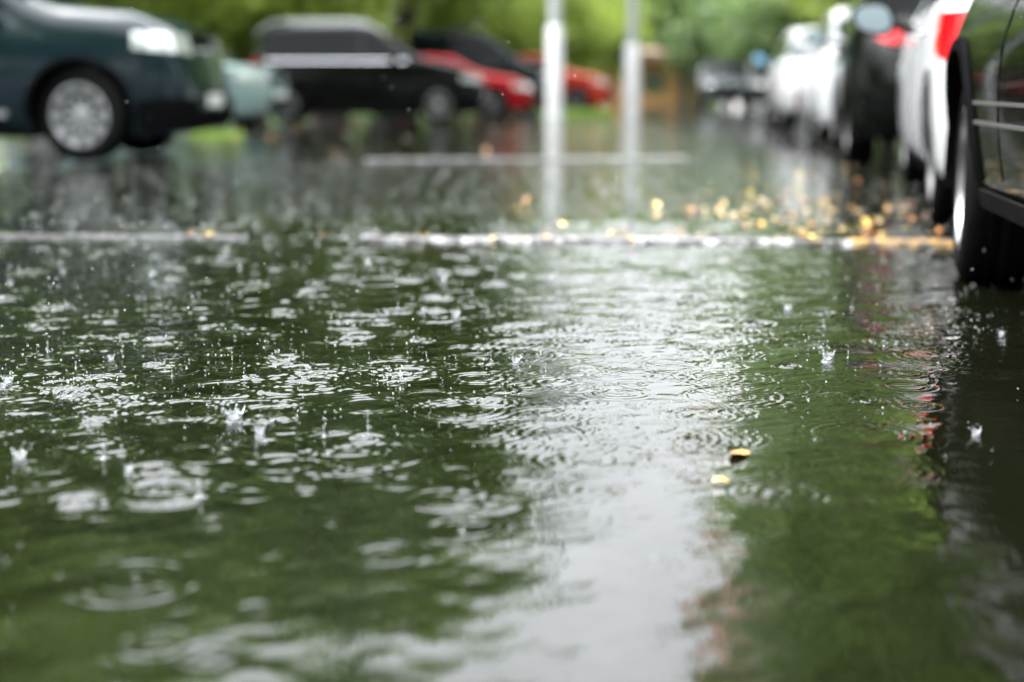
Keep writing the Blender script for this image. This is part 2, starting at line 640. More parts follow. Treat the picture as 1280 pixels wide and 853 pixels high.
# ------------------------------------------------------------------ painted lines / low kerb
def worn_paint(name, col, wear=.5):
    m, nt, b = new_mat(name)
    tc = nd(nt, 'ShaderNodeTexCoord')
    n1 = nd(nt, 'ShaderNodeTexNoise', Scale=9.0, Detail=8.0, Roughness=.75)
    nt.links.new(tc.outputs['Object'], n1.inputs['Vector'])
    mr = nd(nt, 'ShaderNodeMapRange')
    mr.inputs['From Min'].default_value = wear - .04
    mr.inputs['From Max'].default_value = wear + .05
    nt.links.new(n1.outputs['Fac'], mr.inputs['Value'])
    mx = nd(nt, 'ShaderNodeMix', data_type='RGBA')
    mx.inputs['A'].default_value = (*col, 1)
    mx.inputs['B'].default_value = (.045, .04, .043, 1)
    nt.links.new(mr.outputs['Result'], mx.inputs['Factor'])
    nt.links.new(mx.outputs['Result'], b.inputs['Base Color'])
    b.inputs['Roughness'].default_value = .3
    bp = nd(nt, 'ShaderNodeBump', Strength=.5, Distance=0.006)
    nt.links.new(n1.outputs['Fac'], bp.inputs['Height'])
    nt.links.new(bp.outputs['Normal'], b.inputs['Normal'])
    return m


M['linewhite'] = worn_paint('worn_white_line', (.30, .30, .31), .44)
M['linefaint'] = worn_paint('faded_white_line', (.085, .085, .088), .46)
M['lineyellow'] = worn_paint('worn_yellow_line', (.30, .17, .035), .49)


def strip(name, a, b, wid, z0, z1, mat, seed=0, ragged=.012):
    a = Vector(a); b = Vector(b)
    d = (b - a); L = d.length; d.normalize()
    n = Vector((-d.y, d.x, 0))
    N = max(4, int(L / .04))
    r_ = random.Random(seed)
    m = MB()
    rows = []
    for i in range(N + 1):
        p = a + d * (L * i / N)
        e0, e1 = r_.uniform(-ragged, ragged), r_.uniform(-ragged, ragged)
        zz = z1 + r_.uniform(-.002, .002)
        rows.append([p - n * (wid / 2 + .012 + e0) + Vector((0, 0, z0)), p - n * (wid / 2 + e0) + Vector((0, 0, zz)),
                     p + n * (wid / 2 + e1) + Vector((0, 0, zz)), p + n * (wid / 2 + .012 + e1) + Vector((0, 0, z0))])
    m.grid(rows)
    o = m.build(name, mat, smooth=False, fix=True)
    if o.data.polygons[1].normal.z < 0: o.data.flip_normals()
    return tag(o, kind='structure')


strip('white_line', P(-60, 296), P(312, 299), .06, -.02, .010, M['linefaint'], 1, .025)
strip('white_line', P(450, 300), P(1062, 305), .11, -.02, .013, M['linewhite'], 2, .025)
strip('yellow_line', P(1062, 305), P(1235, 307), .15, -.02, .015, M['lineyellow'], 3)
strip('white_line', P(455, 201), P(862, 199), .32, -.02, .010, M['linefaint'], 4, .06)


# ------------------------------------------------------------------ cars
def interp(knots, x):
    if x <= knots[0][0]: return knots[0][1]
    for (a, za), (b, zb) in zip(knots, knots[1:]):
        if x <= b:
            return za + (zb - za) * (x - a) / (b - a)
    return knots[-1][1]


def smoothk(knots, w_=.09):
    """sampled and box-smoothed profile"""
    x0, x1 = knots[0][0], knots[-1][0]
    N = 240
    xs_ = [x0 + (x1 - x0) * i / N for i in range(N + 1)]
    zs_ = []
    for x in xs_:
        ww = min(w_, x - x0 + 1e-4, x1 - x + 1e-4)
        zs_.append(sum(interp(knots, x + ww * (k - 4) / 4) for k in range(9)) / 9)
    return list(zip(xs_, zs_))


class Car:
    def __init__(s, L, W, H, belt, top, gc=.2, wr=.32, wf=None, wb=None, tumble=.17, rc=.5, rc2=.34):
        s.L, s.W, s.H, s.belt, s.gc, s.wr = L, W, H, belt, gc, wr
        s.top = smoothk(sorted(top))
        s.wf = wf if wf is not None else L / 2 - .85
        s.wb = wb if wb is not None else -L / 2 + .85
        s.tumble, s.rc, s.rc2 = tumble, rc, rc2
        s.rt = .085
        s.sh = .03
        s.bul = 1.0
        s.she = 2.5

    def w(s, x):
        v = s.W / 2 * (1 - .025 * abs(2 * x / s.L) ** 3)
        d = s.L / 2 - abs(x)
        if d < s.rc:
            q = 1 - d / s.rc
            v -= s.rc2 * (1 - math.sqrt(max(0, 1 - q * q)))
        return v

    def zt(s, x): return interp(s.top, x)

    def zb(s, x):
        d = s.L / 2 - abs(x)
        return s.gc + (.05 * max(0, 1 - d / .5) ** 2)

    def f(s, z):
        zm = s.gc + .38
        if z < zm: return 1 - .055 * ((zm - z) / (zm - s.gc)) ** 2
        if z < s.belt:
            return 1 - s.sh * ((z - zm) / (s.belt - zm)) ** s.she
        return 1 - s.sh - s.tumble * ((z - s.belt) / (s.H - s.belt)) ** .92

    def D(s, p):
        x, y, z = p
        for sg in (1, -1):
            q = (sg * x - (s.L / 2 - .6)) / .6
            if q > 0:
                q = min(q, 1); q = q * q * (3 - 2 * q)
                bul = s.bul * .16 * max(0, z - .55) ** 1.5 / .3 + .12 * max(0, .42 - z)
                x -= sg * q * (min(bul, .25) + .10 * (2 * y / s.W) ** 2)
        return (x, y, z)

    def section(s, x):
        w_, zt, zb = s.w(x), s.zt(x), s.zb(x)
        rt = min(s.rt, (zt - zb) * .3)
        zs = zt - rt
        pts = [(0, zb), (w_ * .5, zb), (w_ * s.f(zb) - .03, zb), (w_ * s.f(zb), zb + .03)]
        for i in range(1, 17):
            z = zb + .03 + (zs - zb - .03) * i / 16
            pts.append((w_ * s.f(z), z))
        ye = w_ * s.f(zs)
        rr_ = min(max(.10, s.rt * .9), ye * .4)
        for i in range(1, 6):
            a = math.pi / 2 * i / 5
            pts.append((ye - rr_ * (1 - math.cos(a)), zs + (rt - .012) * math.sin(a)))
        y0 = ye - rr_
        for k in (.75, .5, .25, 0):
            pts.append((y0 * k, zt - .012 + .012 * (1 - k * k)))
        return pts

    def stations(s):
        a = []
        h = s.L / 2
        for q in (0, .01, .03, .06, .1, .15, .2, .26, .33, .42, .5): a.append(h - q)
        x = h - .57
        while x > -(h - .55):
            a.append(x); x -= .06
        for q in (.5, .42, .33, .26, .2, .15, .1, .06, .03, .01, 0): a.append(-(h - q))
        return a

    def body(s, mat, parent):
        m = MB()
        st = s.stations()
        rings_ = []
        for x in st:
            sec = s.section(x)
            rg = [s.D((x, y, z)) for y, z in sec] + [s.D((x, -y, z)) for y, z in sec[-2:0:-1]]
            rings_.append(rg)
        n = len(rings_[0])
        vs = [p for r_ in rings_ for p in r_]
        fs = []
        for i in range(len(st) - 1):
            for j in range(n):
                j2 = (j + 1) % n
                fs.append((i * n + j, (i + 1) * n + j, (i + 1) * n + j2, i * n + j2))
        # end caps with strips across
        K = 8
        half = len(s.section(0))
        for e, x in ((0, st[0]), (len(st) - 1, st[-1])):
            sec = s.section(x)
            L_ = [e * n + j for j in range(half)]
            R_ = [L_[0]] + [e * n + (n - j) for j in range(1, half - 1)] + [L_[-1]]
            grid = {}
            for j in range(half):
                for k in range(K + 1):
                    if j == 0 or j == half - 1:
                        grid[j, k] = L_[j]
                    elif k == 0: grid[j, k] = L_[j]
                    elif k == K: grid[j, k] = R_[j]
                    else:
                        y = sec[j][0] * (1 - 2 * k / K)
                        vs.append(s.D((x, y, sec[j][1])))
                        grid[j, k] = len(vs) - 1
            for j in range(half - 1):
                for k in range(K):
                    q = [grid[j, k], grid[j, k + 1], grid[j + 1, k + 1], grid[j + 1, k]]
                    u = []
                    for t in q:
                        if t not in u: u.append(t)
                    if len(u) >= 3: fs.append(tuple(u))
        m.add(vs, fs)
        me = m.mesh('body')
        bm = bmesh.new(); bm.from_mesh(me)
        bmesh.ops.remove_doubles(bm, verts=bm.verts, dist=.0004)
        bmesh.ops.recalc_face_normals(bm, faces=bm.faces)
        bm.to_mesh(me); bm.free()
        o = link('body', me, mat, parent)
        # wheel arches
        cut = MB()
        for wx in (s.wf, s.wb):
            for sg in (1, -1):
                r_ = s.wr + .055
                prof = [(0.0001, 0), (r_, 0), (r_, .6), (0.0001, .6)]
                c = (wx, s.W / 2 - .30 if sg > 0 else -s.W / 2 - .30, s.wr + .01)
                vs = []; n_ = 36
                for i in range(n_):
                    a = 2 * math.pi * i / n_
                    vs.append((c[0] + r_ * math.cos(a), c[1], c[2] + r_ * math.sin(a)))
                    vs.append((c[0] + r_ * math.cos(a), c[1] + .6, c[2] + r_ * math.sin(a)))
                fs = [(2 * i, 2 * i + 1, 2 * ((i + 1) % n_) + 1, 2 * ((i + 1) % n_)) for i in range(n_)]
                fs += [tuple(2 * i for i in range(n_)), tuple(2 * i + 1 for i in range(n_))[::-1]]
                cut.add(vs, fs)
        co = cut.build('cutter', M['plastic'], smooth=False, fix=True)
        md = o.modifiers.new('b', 'BOOLEAN'); md.operation = 'DIFFERENCE'; md.object = co; md.solver = 'EXACT'
        bpy.context.view_layer.update()
        dg = bpy.context.evaluated_depsgraph_get()
        me2 = bpy.data.meshes.new_from_object(o.evaluated_get(dg))
        o.modifiers.clear()
        o.data = me2
        me2.polygons.foreach_set('use_smooth', [True] * len(me2.polygons))
        me2.set_sharp_from_angle(angle=R(38))
        bpy.data.objects.remove(co)
        me2.materials.clear(); me2.materials.append(mat)
        return o

    # patches lying a few mm proud of the body
    def _skirted(s, rows, name, mat, parent, depth=.012, inward=None):
        m = MB(); m.grid(rows)
        me = m.mesh(name)
        bm = bmesh.new(); bm.from_mesh(me)
        bmesh.ops.remove_doubles(bm, verts=bm.verts, dist=.0003)
        bmesh.ops.recalc_face_normals(bm, faces=bm.faces)
        c = Vector((0, 0, .6))
        fsum = sum(((f.calc_center_median() - c).dot(f.normal) * f.calc_area() for f in bm.faces))
        if fsum < 0:
            bmesh.ops.reverse_faces(bm, faces=bm.faces)
        bm.normal_update()
        be = [e for e in bm.edges if len(e.link_faces) == 1]
        nrm = {v: v.normal.copy() for v in bm.verts}
        ext = bmesh.ops.extrude_edge_only(bm, edges=be)
        for v in [g_ for g_ in ext['geom'] if isinstance(g_, bmesh.types.BMVert)]:
            best = min(nrm.items(), key=lambda kv: (kv[0].co - v.co).length_squared)
            v.co -= best[1] * depth
        bmesh.ops.recalc_face_normals(bm, faces=bm.faces)
        bm.to_mesh(me); bm.free()
        me.polygons.foreach_set('use_smooth', [True] * len(me.polygons))
        me.set_sharp_from_angle(angle=R(35))
        return link(name, me, mat, parent)

    def side_patch(s, sg, xa, xb, lo, hi, name, mat, parent, off=.004, nx_=14, nz=6):
        rows = []
        for i in range(nx_ + 1):
            x = xa + (xb - xa) * i / nx_
            l = lo(x) if callable(lo) else lo
            h = hi(x) if callable(hi) else hi
            h = max(h, l + .004)
            rows.append([s.D((x, sg * (s.w(x) * s.f(l + (h - l) * k / nz) + off), l + (h - l) * k / nz)) for k in range(nz + 1)])
        return s._skirted(rows, name, mat, parent)

    def top_patch(s, xa, xb, name, mat, parent, inset=.03, off=.005, n_=10):
        rows = []
        for i in range(n_ + 1):
            x = xa + (xb - xa) * i / n_
            zt = s.zt(x)
            dz = (s.zt(x + .02) - s.zt(x - .02)) / .04
            nl = math.hypot(1, dz)
            ye = s.w(x) * s.f(zt - s.rt) - .10 - inset + .05
            rows.append([s.D((x - dz / nl * off, y, zt - .002 + off / nl + .0)) for y in [ye * (k - 5) / 5 for k in range(11)]])
        return s._skirted(rows, name, mat, parent)

    def wrap_patch(s, end, sg, xin, ycap, lo, hi, name, mat, parent, off=.006, nz=5):
        """patch that wraps a body corner: from x=xin (distance behind the end) round to |y|=ycap on the end face"""
        h_ = s.L / 2
        path = []
        for i in range(13):
            q = xin * (1 - i / 12) ** 1.6
            path.append((h_ - q, None))
        wcap = s.w(h_)
        if ycap < wcap:
            for i in range(1, 7):
                path.append((h_, wcap + (ycap - wcap) * i / 6))
        rows = []
        N = len(path)
        for i, (x, yy) in enumerate(path):
            t = i / (N - 1)
            l = lo(t) if callable(lo) else lo
            h = hi(t) if callable(hi) else hi
            row = []
            for k in range(nz + 1):
                z = l + (h - l) * k / nz
                if yy is None:
                    y = s.w(x) * s.f(z)
                    dw = (s.w(max(x - .01, 0)) - s.w(x)) / .01
                    nl = math.hypot(1, dw)
                    px_, py_ = x + off * min(dw, 8) / nl, y + off / nl
                    if x >= h_ - 1e-6: px_, py_ = x + off, y
                else:
                    px_, py_ = x + off, yy * s.f(z)
                p = s.D((end * px_, sg * py_, z))
                if yy is not None or x >= h_ - .02:
                    p = s.D((end * h_, sg * py_, z)); p = (p[0] + end * off, p[1], p[2])
                row.append(p)
            rows.append(row)
        return s._skirted(rows, name, mat, parent)

    def cap_patch(s, end, y0, y1, lo, hi, name, mat, parent, off=.006, ny_=8, nz=4):
        rows = []
        for i in range(ny_ + 1):
            y = y0 + (y1 - y0) * i / ny_
            row = []
            for k in range(nz + 1):
                z = lo + (hi - lo) * k / nz
                p = s.D((end * s.L / 2, y, z))
                row.append((p[0] + end * off, p[1], p[2]))
            rows.append(row)
        return s._skirted(rows, name, mat, parent)


def make_wheel(wr, wid, parent, x, y, rimmat, spokes=10, steer=0.0, split=False):
    """wheel (tyre) > rim; axis along y, outer side chosen by the sign of y"""
    sg = 1 if y > 0 else -1
    t = MB()
    h = wid / 2
    rr_ = wr * .67
    prof = [(rr_, -h * .75), (rr_ + .02, -h * .95), (wr - .05, -h), (wr - .015, -h * .86), (wr, -h * .6), (wr - .008, -h * .3), (wr, -h * .28), (wr, -.01), (wr - .008, 0), (wr, .01),
            (wr, h * .28), (wr - .008, h * .3), (wr, h * .6), (wr - .015, h * .86), (wr - .05, h), (rr_ + .02, h * .95), (rr_, h * .75)]
    t.lathe(prof, 48, 'y')
    wo = t.build('wheel', M['rubber'], parent, ang=50)
    wo.location = (x, y, wr)
    wo.rotation_euler = (0, 0, steer)
    r_ = MB()
    # rim barrel and lip
    r_.lathe([(rr_ + .006, sg * h * .93), (rr_ - .012, sg * h * .96), (rr_ - .022, sg * h * .8), (rr_ - .03, sg * h * .2), (rr_ - .03, -sg * h * .7)], 48, 'y')
    # spokes
    for k in range(spokes):
        a = 2 * math.pi * k / spokes
        wa, wb_ = .019 * (10 / spokes) ** .6, .040 * (10 / spokes) ** .6
        vs = []
        for (rad, half, yo) in ((.05, wa * .8, h * .62), (rr_ * .55, wa, h * .72), (rr_ - .01, wb_, h * .80)):
            for dy in (0, -.03):
                for sgn in (-1, 1):
                    vs.append((rad * math.cos(a) - sgn * half * math.sin(a), sg * (yo + dy), rad * math.sin(a) + sgn * half * math.cos(a)))
        fs = []
        for q in range(2):
            b0, b1 = q * 4, q * 4 + 4
            fs += [(b0, b0 + 1, b1 + 1, b1), (b0 + 2, b1 + 2, b1 + 3, b0 + 3), (b0, b1, b1 + 2, b0 + 2), (b0 + 1, b0 + 3, b1 + 3, b1 + 1)]
        r_.add(vs, fs)
    r_.lathe([(.0005, sg * h * .78), (.035, sg * h * .76), (.065, sg * h * .66), (.07, sg * h * .3)], 24, 'y')
    ro = r_.build('rim', rimmat, wo, fix=True)
    d_ = MB()
    d_.lathe([(.0005, sg * h * .15), (wr * .48, sg * h * .15), (wr * .48, -sg * h * .1), (.0005, -sg * h * .1)], 32, 'y')
    d_.build('brake_disc', M['plastic'], wo, fix=True)
    return wo


def make_mirror(c, sg, x, z, mat, parent, glass, out=.20, hh=.15):
    """door mirror: housing, glass facing backwards, stalk"""
    y0 = c.w(x) * c.f(z) * sg
    m = MB()
    rows = []
    n = 20
    secs = [(.085, .35), (.07, .75), (.035, .95), (.0, 1.0), (-.055, 1.0), (-.06, .93)]
    for (dx, k) in secs:
        rows.append([])
        for i in range(n + 1):
            a = 2 * math.pi * i / n
            ex = .8
            cy, cz = math.copysign(abs(math.cos(a)) ** ex, math.cos(a)), math.copysign(abs(math.sin(a)) ** ex, math.sin(a))
            sk = .02 * cz
            rows[-1].append((x + dx, y0 + sg * (.05 + out / 2 + .06) + (cy * (out / 2) + sg * sk) * k, z + .06 + cz * hh / 2 * k * (1 + .12 * cy * sg * -1)))
    m.grid(rows)
    m.add([rows[0][i] for i in range(n)], [tuple(range(n))])
    h = m.build('mirror_housing', mat, parent, fix=True)
    gl = MB()
    rim_ = [(x - .056, p[1] * 1.0, p[2]) for p in rows[-1][:n]]
    cy = sum(p[1] for p in rim_) / n; cz = sum(p[2] for p in rim_) / n
    pts = [(x - .058, cy + (p[1] - cy) * .88, cz + (p[2] - cz) * .84) for p in rim_]
    gl.add(pts, [tuple(range(n))])
    gl.add([(x - .052, p[1], p[2]) for p in pts], [tuple(range(n))[::-1]])
    gl.build('mirror_glass', glass, h, smooth=False)
    s_ = MB()
    s_.tube([(x + .02, y0 - sg * .02, z - .01), (x + .02, y0 + sg * .07, z + .02), (x + .02, y0 + sg * .13, z + .03)], [.03, .025, .02], 8)
    s_.build('mirror_arm', M['plastic'], h)
    return h


def finish_car(root, c, mat, kind, rim, spokes=10, steer=0.0, tailmat=None, mirmat=None, mirglass=None, cladding=None, rails=False,
               ws=None, rw=None, doors=None, beltchrome=False, head=True, strips=0, roofpaint=None, plate=True, hi_lamp=0.0, handle_z=None, mir_h=.15, mir_back=0.0, tail_cap=.26, sillh=None, sillmat=None, reflector=True, tail_wrap=None, tail_zr=None):
    """adds glass, lamps, wheels, mirrors, seams; ws / rw = windscreen / rear window x ranges"""
    tailmat = tailmat or M['tail']
    L, W, H, belt = c.L, c.W, c.H, c.belt
    body = c.body(mat, root)
    c.top_patch(ws[0], ws[1], 'windscreen', M['glass'], root)
    c.top_patch(rw[0], rw[1], 'rear_window', M['glass'], root)
    hi = lambda x: max(belt + .035, c.zt(x) - c.rt - .02)
    lo = lambda x: belt + .03
    d = doors or [ws[0] - .25, (ws[0] + rw[1]) / 2, rw[1] + .05]
    xs_ = sorted([ws[1] - .12] + d[1:-1] + [rw[0] + .18], reverse=True)
    for sg in (1, -1):
        for a, b in zip(xs_, xs_[1:]):
            c.side_patch(sg, a - .03, b + .03, lo, hi, 'side_window', M['glass'], root)
        # door cuts
        for xd in d:
            c.side_patch(sg, xd, xd + .008, c.gc + .10, belt + .0, 'door_seam', M['plastic'], root, off=.0015, nx_=1, nz=12)
        hz = handle_z or belt - .10
        for xd in d[1:]:
            m = MB()
            hx = xd + .16
            y = sg * (c.w(hx) * c.f(hz) + .022)
            m.tube([(hx - .09, y - sg * .02, hz), (hx - .07, y, hz), (hx + .07, y, hz), (hx + .09, y - sg * .02, hz)], .012, 8)
            m.build('door_handle', mat, root)
        if strips:
            for k, (dz) in enumerate((0, -.055)[:strips]):
                z_ = c.gc + .30 + dz
                c.side_patch(sg, c.wf - c.wr - .08, c.wb + c.wr + .08, z_ - .0045, z_ + .0045, 'door_moulding', M['darkalloy'], root, off=.006, nx_=20, nz=2)
        if beltchrome:
            c.side_patch(sg, ws[1] - .1, rw[0] + .15, belt + .004, belt + .02, 'belt_trim', M['chrome'], root, off=.006, nx_=20, nz=2)
        # sill
        c.side_patch(sg, c.wf - c.wr - .07, c.wb + c.wr + .07, c.gc + .004, c.gc + (sillh or (.09 if cladding else .06)), 'sill', sillmat or cladding or M['plastic'], root, off=.012, nx_=16, nz=3)
        # arch liner
        for wx in (c.wf, c.wb):
            m = MB()
            r_ = c.wr + .050
            rows = []
            for i in range(25):
                a = math.pi * (i / 24 * 1.24 - .12)
                px_, pz_ = wx + r_ * math.cos(a), c.wr + .01 + r_ * math.sin(a)
                if pz_ < c.gc + .01: pz_ = c.gc + .01
                rows.append([(px_, sg * (W / 2 - .295), pz_), (px_, sg * (c.w(wx) * .955), pz_)])
            m.grid(rows)
            m.build('arch_liner', M['plastic'], root, fix=True)
            if cladding:
                m = MB(); rows = []
                for i in range(25):
                    a = math.pi * i / 24
                    row = []
                    for (rr_, of) in ((c.wr + .045, -.02), (c.wr + .05, .012), (c.wr + .085, .014), (c.wr + .095, -.01)):
                        px_, pz_ = wx + rr_ * math.cos(a), c.wr + .01 + rr_ * math.sin(a)
                        q = c.D((px_, sg * (c.w(px_) * c.f(pz_) + of), pz_))
                        row.append(q)
                    rows.append(row)
                m.grid(rows); m.build('arch_trim', cladding, root, fix=True)
        if mirmat is not None:
            mx_ = ws[1] - .32 - mir_back
            make_mirror(c, sg, mx_, belt - (mir_h - .15), mirmat, root, mirglass or M['mirror'], hh=mir_h, out=.2 + (mir_h - .15))
        # lamps
        zf = c.zt(L / 2 - .18)
        if head:
            c.wrap_patch(1, sg, .42, W * .26, lambda t: zf - .20 + .05 * (1 - t) + hi_lamp, lambda t: zf - .055 + .01 * (1 - t) + hi_lamp * .6, 'headlight', M['headlamp'], root)
            c.cap_patch(1, sg * W * .30, sg * W * .38, .38, .45, 'fog_lamp', M['headlamp'], root, ny_=4)
        tz = tail_zr or (belt - .22, belt + .02)
        c.wrap_patch(-1, sg, tail_wrap or .30, W * tail_cap, lambda t: tz[0] + (.10 * (1 - t) ** 2), lambda t: tz[1], 'tail_light', tailmat, root)
        if reflector: c.cap_patch(-1, sg * W * .33, sg * W * .40, .40, .45, 'reflector', M['tail'], root, ny_=3)
    # front: grille, lower intake, bumper line, plates
    zf = c.zt(L / 2 - .18)
    gr = c.cap_patch(1, -W * .22, W * .22, zf - .20, zf - .07, 'grille', M['plastic'], root)
    m = MB()
    for k in range(3):
        z = zf - .175 + k * .04
        m.tube([c.D((L / 2 + .012, y, z)) for y in (-W * .20, 0, W * .20)], .006, 6)
    m.build('grille_bar', M['chrome'], gr)
    c.cap_patch(1, -W * .28, W * .28, .27, .42, 'lower_intake', M['plastic'], root)
    c.cap_patch(-1, -W * .3, W * .3, c.gc + .07, c.gc + .17, 'rear_valance', M['plastic'], root)
    if plate:
        c.cap_patch(1, -.26, .26, .45, .56, 'number_plate', M['plate'], root, off=.014)
        c.cap_patch(-1, -.26, .26, .60, .71, 'number_plate', M['plate'], root, off=.014)
    if rails:
        for sg in (1, -1):
            m = MB()
            pts = []
            for i in range(9):
                x = rw[1] - .05 + (ws[0] + .1 - rw[1] - .05) * i / 8
                pts.append((x, sg * (c.w(x) * c.f(c.zt(x) - .08) - .07), c.zt(x) + (.05 if 0 < i < 8 else .0)))
            m.tube(pts, .016, 8)
            m.build('roof_rail', M['alloy'], root)
    # wipers
    for y in (-.45, .1):
        m = MB()
        pts = []
        for q in (0, .5, 1):
            x = ws[1] - .02 - .22 * q
            pts.append((x, y + .5 * q * .8, c.zt(x) + .018))
        m.tube(pts, .007, 6)
        m.build('wiper', M['plastic'], root)
    for sg in (1, -1):
        make_wheel(c.wr, .22, root, c.wf, sg * (W / 2 - .15), rim, spokes, steer)
        make_wheel(c.wr, .22, root, c.wb, sg * (W / 2 - .15), rim, spokes, 0)
    return body


def place_by(root, c, local, world, rz):
    lx, ly = local
    cs, sn = math.cos(rz), math.sin(rz)
    root.location = (world[0] - (lx * cs - ly * sn), world[1] - (lx * sn + ly * cs), -0.012)
    root.rotation_euler = (0, 0, rz)


# --- profile families (x forward)
def prof_sedan(L, H, hood=.88, tail=.98):
    h = L / 2
    return [(-h, tail - .22), (-h + .04, tail - .05), (-h + .15, tail), (-h + .55, tail + .03), (-h + 1.25, H - .06), (-h + 1.7, H), (.15, H), (.55, H - .04), (h - 1.25, hood + .10), (h - .95, hood + .04), (h - .4, hood - .03), (h - .12, hood - .13), (h - .03, hood - .22), (h, hood - .32)]


def prof_hatch(L, H, hood=.92):
    h = L / 2
    return [(-h, .85), (-h + .06, 1.0), (-h + .18, H - .38), (-h + .5, H - .06), (-h + .75, H - .01), (-.2, H + .0), (.35, H - .04), (h - 1.2, hood + .12), (h - .95, hood + .05), (h - .4, hood - .03), (h - .12, hood - .13), (h - .03, hood - .22), (h, hood - .32)]


def prof_suv(L, H, hood=1.05):
    h = L / 2
    return [(-h, .90), (-h + .06, 1.08), (-h + .2, H - .42), (-h + .5, H - .06), (-h + .8, H), (.0, H), (.45, H - .05), (h - 1.50, hood + .10), (h - 1.2, hood + .03), (h - .4, hood - .06), (h - .12, hood - .16), (h - .04, hood - .28), (h, hood - .42)]


def prof_mpv(L, H, hood=1.0):
    h = L / 2
    return [(-h, .92), (-h + .05, 1.1), (-h + .15, H - .45), (-h + .42, H - .07), (-h + .7, H - .01), (.0, H), (.4, H - .03), (.65, H - .12), (h - .95, hood + .12), (h - .75, hood + .03), (h - .3, hood - .10), (h - .1, hood - .2), (h, hood - .36)]


G_LEFT = 'cars parked across the left side'
G_RIGHT = 'cars parked in line along the right side'
HEAD12 = R(90 - 12.5)

# 1 near left SUV
root = empty('parked_suv')
tag(root, 'large dark blue-grey off-road car at the left edge with pale ten-spoke wheel', 'car', G_LEFT)
c = Car(4.75, 1.92, 1.88, 1.20, [(-2.375, .95), (-2.3, 1.15), (-2.15, 1.45), (-1.85, 1.82), (-1.5, 1.88), (.0, 1.88), (.45, 1.83), (.95, 1.40), (1.2, 1.30), (1.9, 1.24), (2.2, 1.17), (2.33, 1.06), (2.375, .92)], gc=.20, wr=.385, wf=1.47, wb=-1.38, rc=.34, rc2=.20)
c.bul = .45
c.rt = .22
c.sh = .10
finish_car(root, c, M['slate'], 'suv', M['alloy'], 10, steer=R(-10), mirmat=M['slate'], cladding=M['plastic'], ws=(.42, 1.02), rw=(-2.2, -1.92), rails=True, doors=[.75, -.15, -1.05], hi_lamp=-.08)
for sg in (1, -1):
    c.wrap_patch(1, sg, .40, .52, .26, .52, 'bumper', M['plastic'], root, off=.016)
for sg in (1, -1):
    m = MB()
    m.box((0, sg * .97, .40), (1.75, .10, .05))
    m.build('running_board', M['alloy'], root)
place_by(root, c, (1.47, -.86), P(107, 201), R(-2))

# 2 mint car behind it
root = empty('parked_car')
tag(root, 'pale mint green car with low nose just right of the blue-grey car', 'car', G_LEFT)
c = Car(4.4, 1.75, 1.42, .95, prof_sedan(4.4, 1.42, .98), gc=.18, wr=.31)
finish_car(root, c, M['mint'], 'sedan', M['alloy'], 8, mirmat=M['mint'], ws=(.5, .95), rw=(-1.6, -1.0))
place_by(root, c, (2.2, -.6), P(338, 160), R(-8))

# 3 black people carrier
root = empty('parked_people_carrier')
tag(root, 'black people carrier seen side on facing right with roof rails', 'car', G_LEFT)
c = Car(4.35, 1.80, 1.70, 1.06, [(-2.175, .92), (-2.12, 1.1), (-2.0, 1.32), (-1.75, 1.62), (-1.45, 1.69), (-.1, 1.70), (.25, 1.64), (.95, 1.17), (1.2, 1.10), (1.75, .98), (2.05, .86), (2.175, .68)], gc=.16, wr=.325, wf=1.33, wb=-1.32)
finish_car(root, c, M['black'], 'mpv', M['darkalloy'], 7, mirmat=M['black'], ws=(.32, .90), rw=(-2.0, -1.78), rails=True, doors=[.85, .0, -.9], beltchrome=True)
place_by(root, c, (1.33, -.8), P(548, 153.5), R(1))

# 4 red car nose
root = empty('parked_car')
tag(root, 'bright red car nose just left of the nearer white post', 'car', G_LEFT)
c = Car(4.1, 1.7, 1.30, .86, prof_hatch(4.1, 1.30, .86), gc=.17, wr=.30)
finish_car(root, c, M['red'], 'hatch', M['dullrim'], 8, mirmat=M['red'], ws=(.4, .85), rw=(-1.85, -1.6))
place_by(root, c, (2.05, -.5), P(668, 146), R(-4))

# 5 dark green van
root = empty('parked_van')
tag(root, 'tall dark green van behind the red car and the black people carrier', 'van', G_LEFT)
c = Car(4.8, 1.9, 2.0, 1.15, prof_mpv(4.8, 2.0, 1.15), gc=.22, wr=.34)
finish_car(root, c, M['dkgreen'], 'van', M['darkalloy'], 6, mirmat=M['dkgreen'], ws=(.6, 1.4), rw=(-2.28, -2.0))
place_by(root, c, (2.4, -.6), P(700, 141), R(-4))

# 6 coral car
root = empty('parked_car')
tag(root, 'orange-red car with rain-bright bonnet just right of the nearer white post', 'car', G_LEFT)
c = Car(4.0, 1.72, 1.48, .95, prof_hatch(4.0, 1.48, .98), gc=.18, wr=.31)
finish_car(root, c, M['coral'], 'hatch', M['darkalloy'], 6, mirmat=M['coral'], ws=(.35, .8), rw=(-1.8, -1.55))
place_by(root, c, (2.0, -.6), P(762, 138.5), R(-14))

# 7,8 distant cars facing the camera
for k, (px, py, mt, lb) in enumerate(((908, 134.5, 'grey_car', 'distant dark grey car facing the camera beside the grey kiosk'),
                                      (972, 136, 'black', 'distant black car beside the farthest white car of the right row'))):
    root = empty('parked_car')
    tag(root, lb, 'car', 'distant parked cars')
    c = Car(4.3, 1.76, 1.45, .94, prof_sedan(4.3, 1.45, .94), gc=.18, wr=.31)
    finish_car(root, c, M[mt], 'sedan', M['darkalloy'], 6, mirmat=M[mt], ws=(.5, .95), rw=(-1.6, -1.0), plate=False)
    place_by(root, c, (2.15, 0), P(px, py), R(-90 - 6))

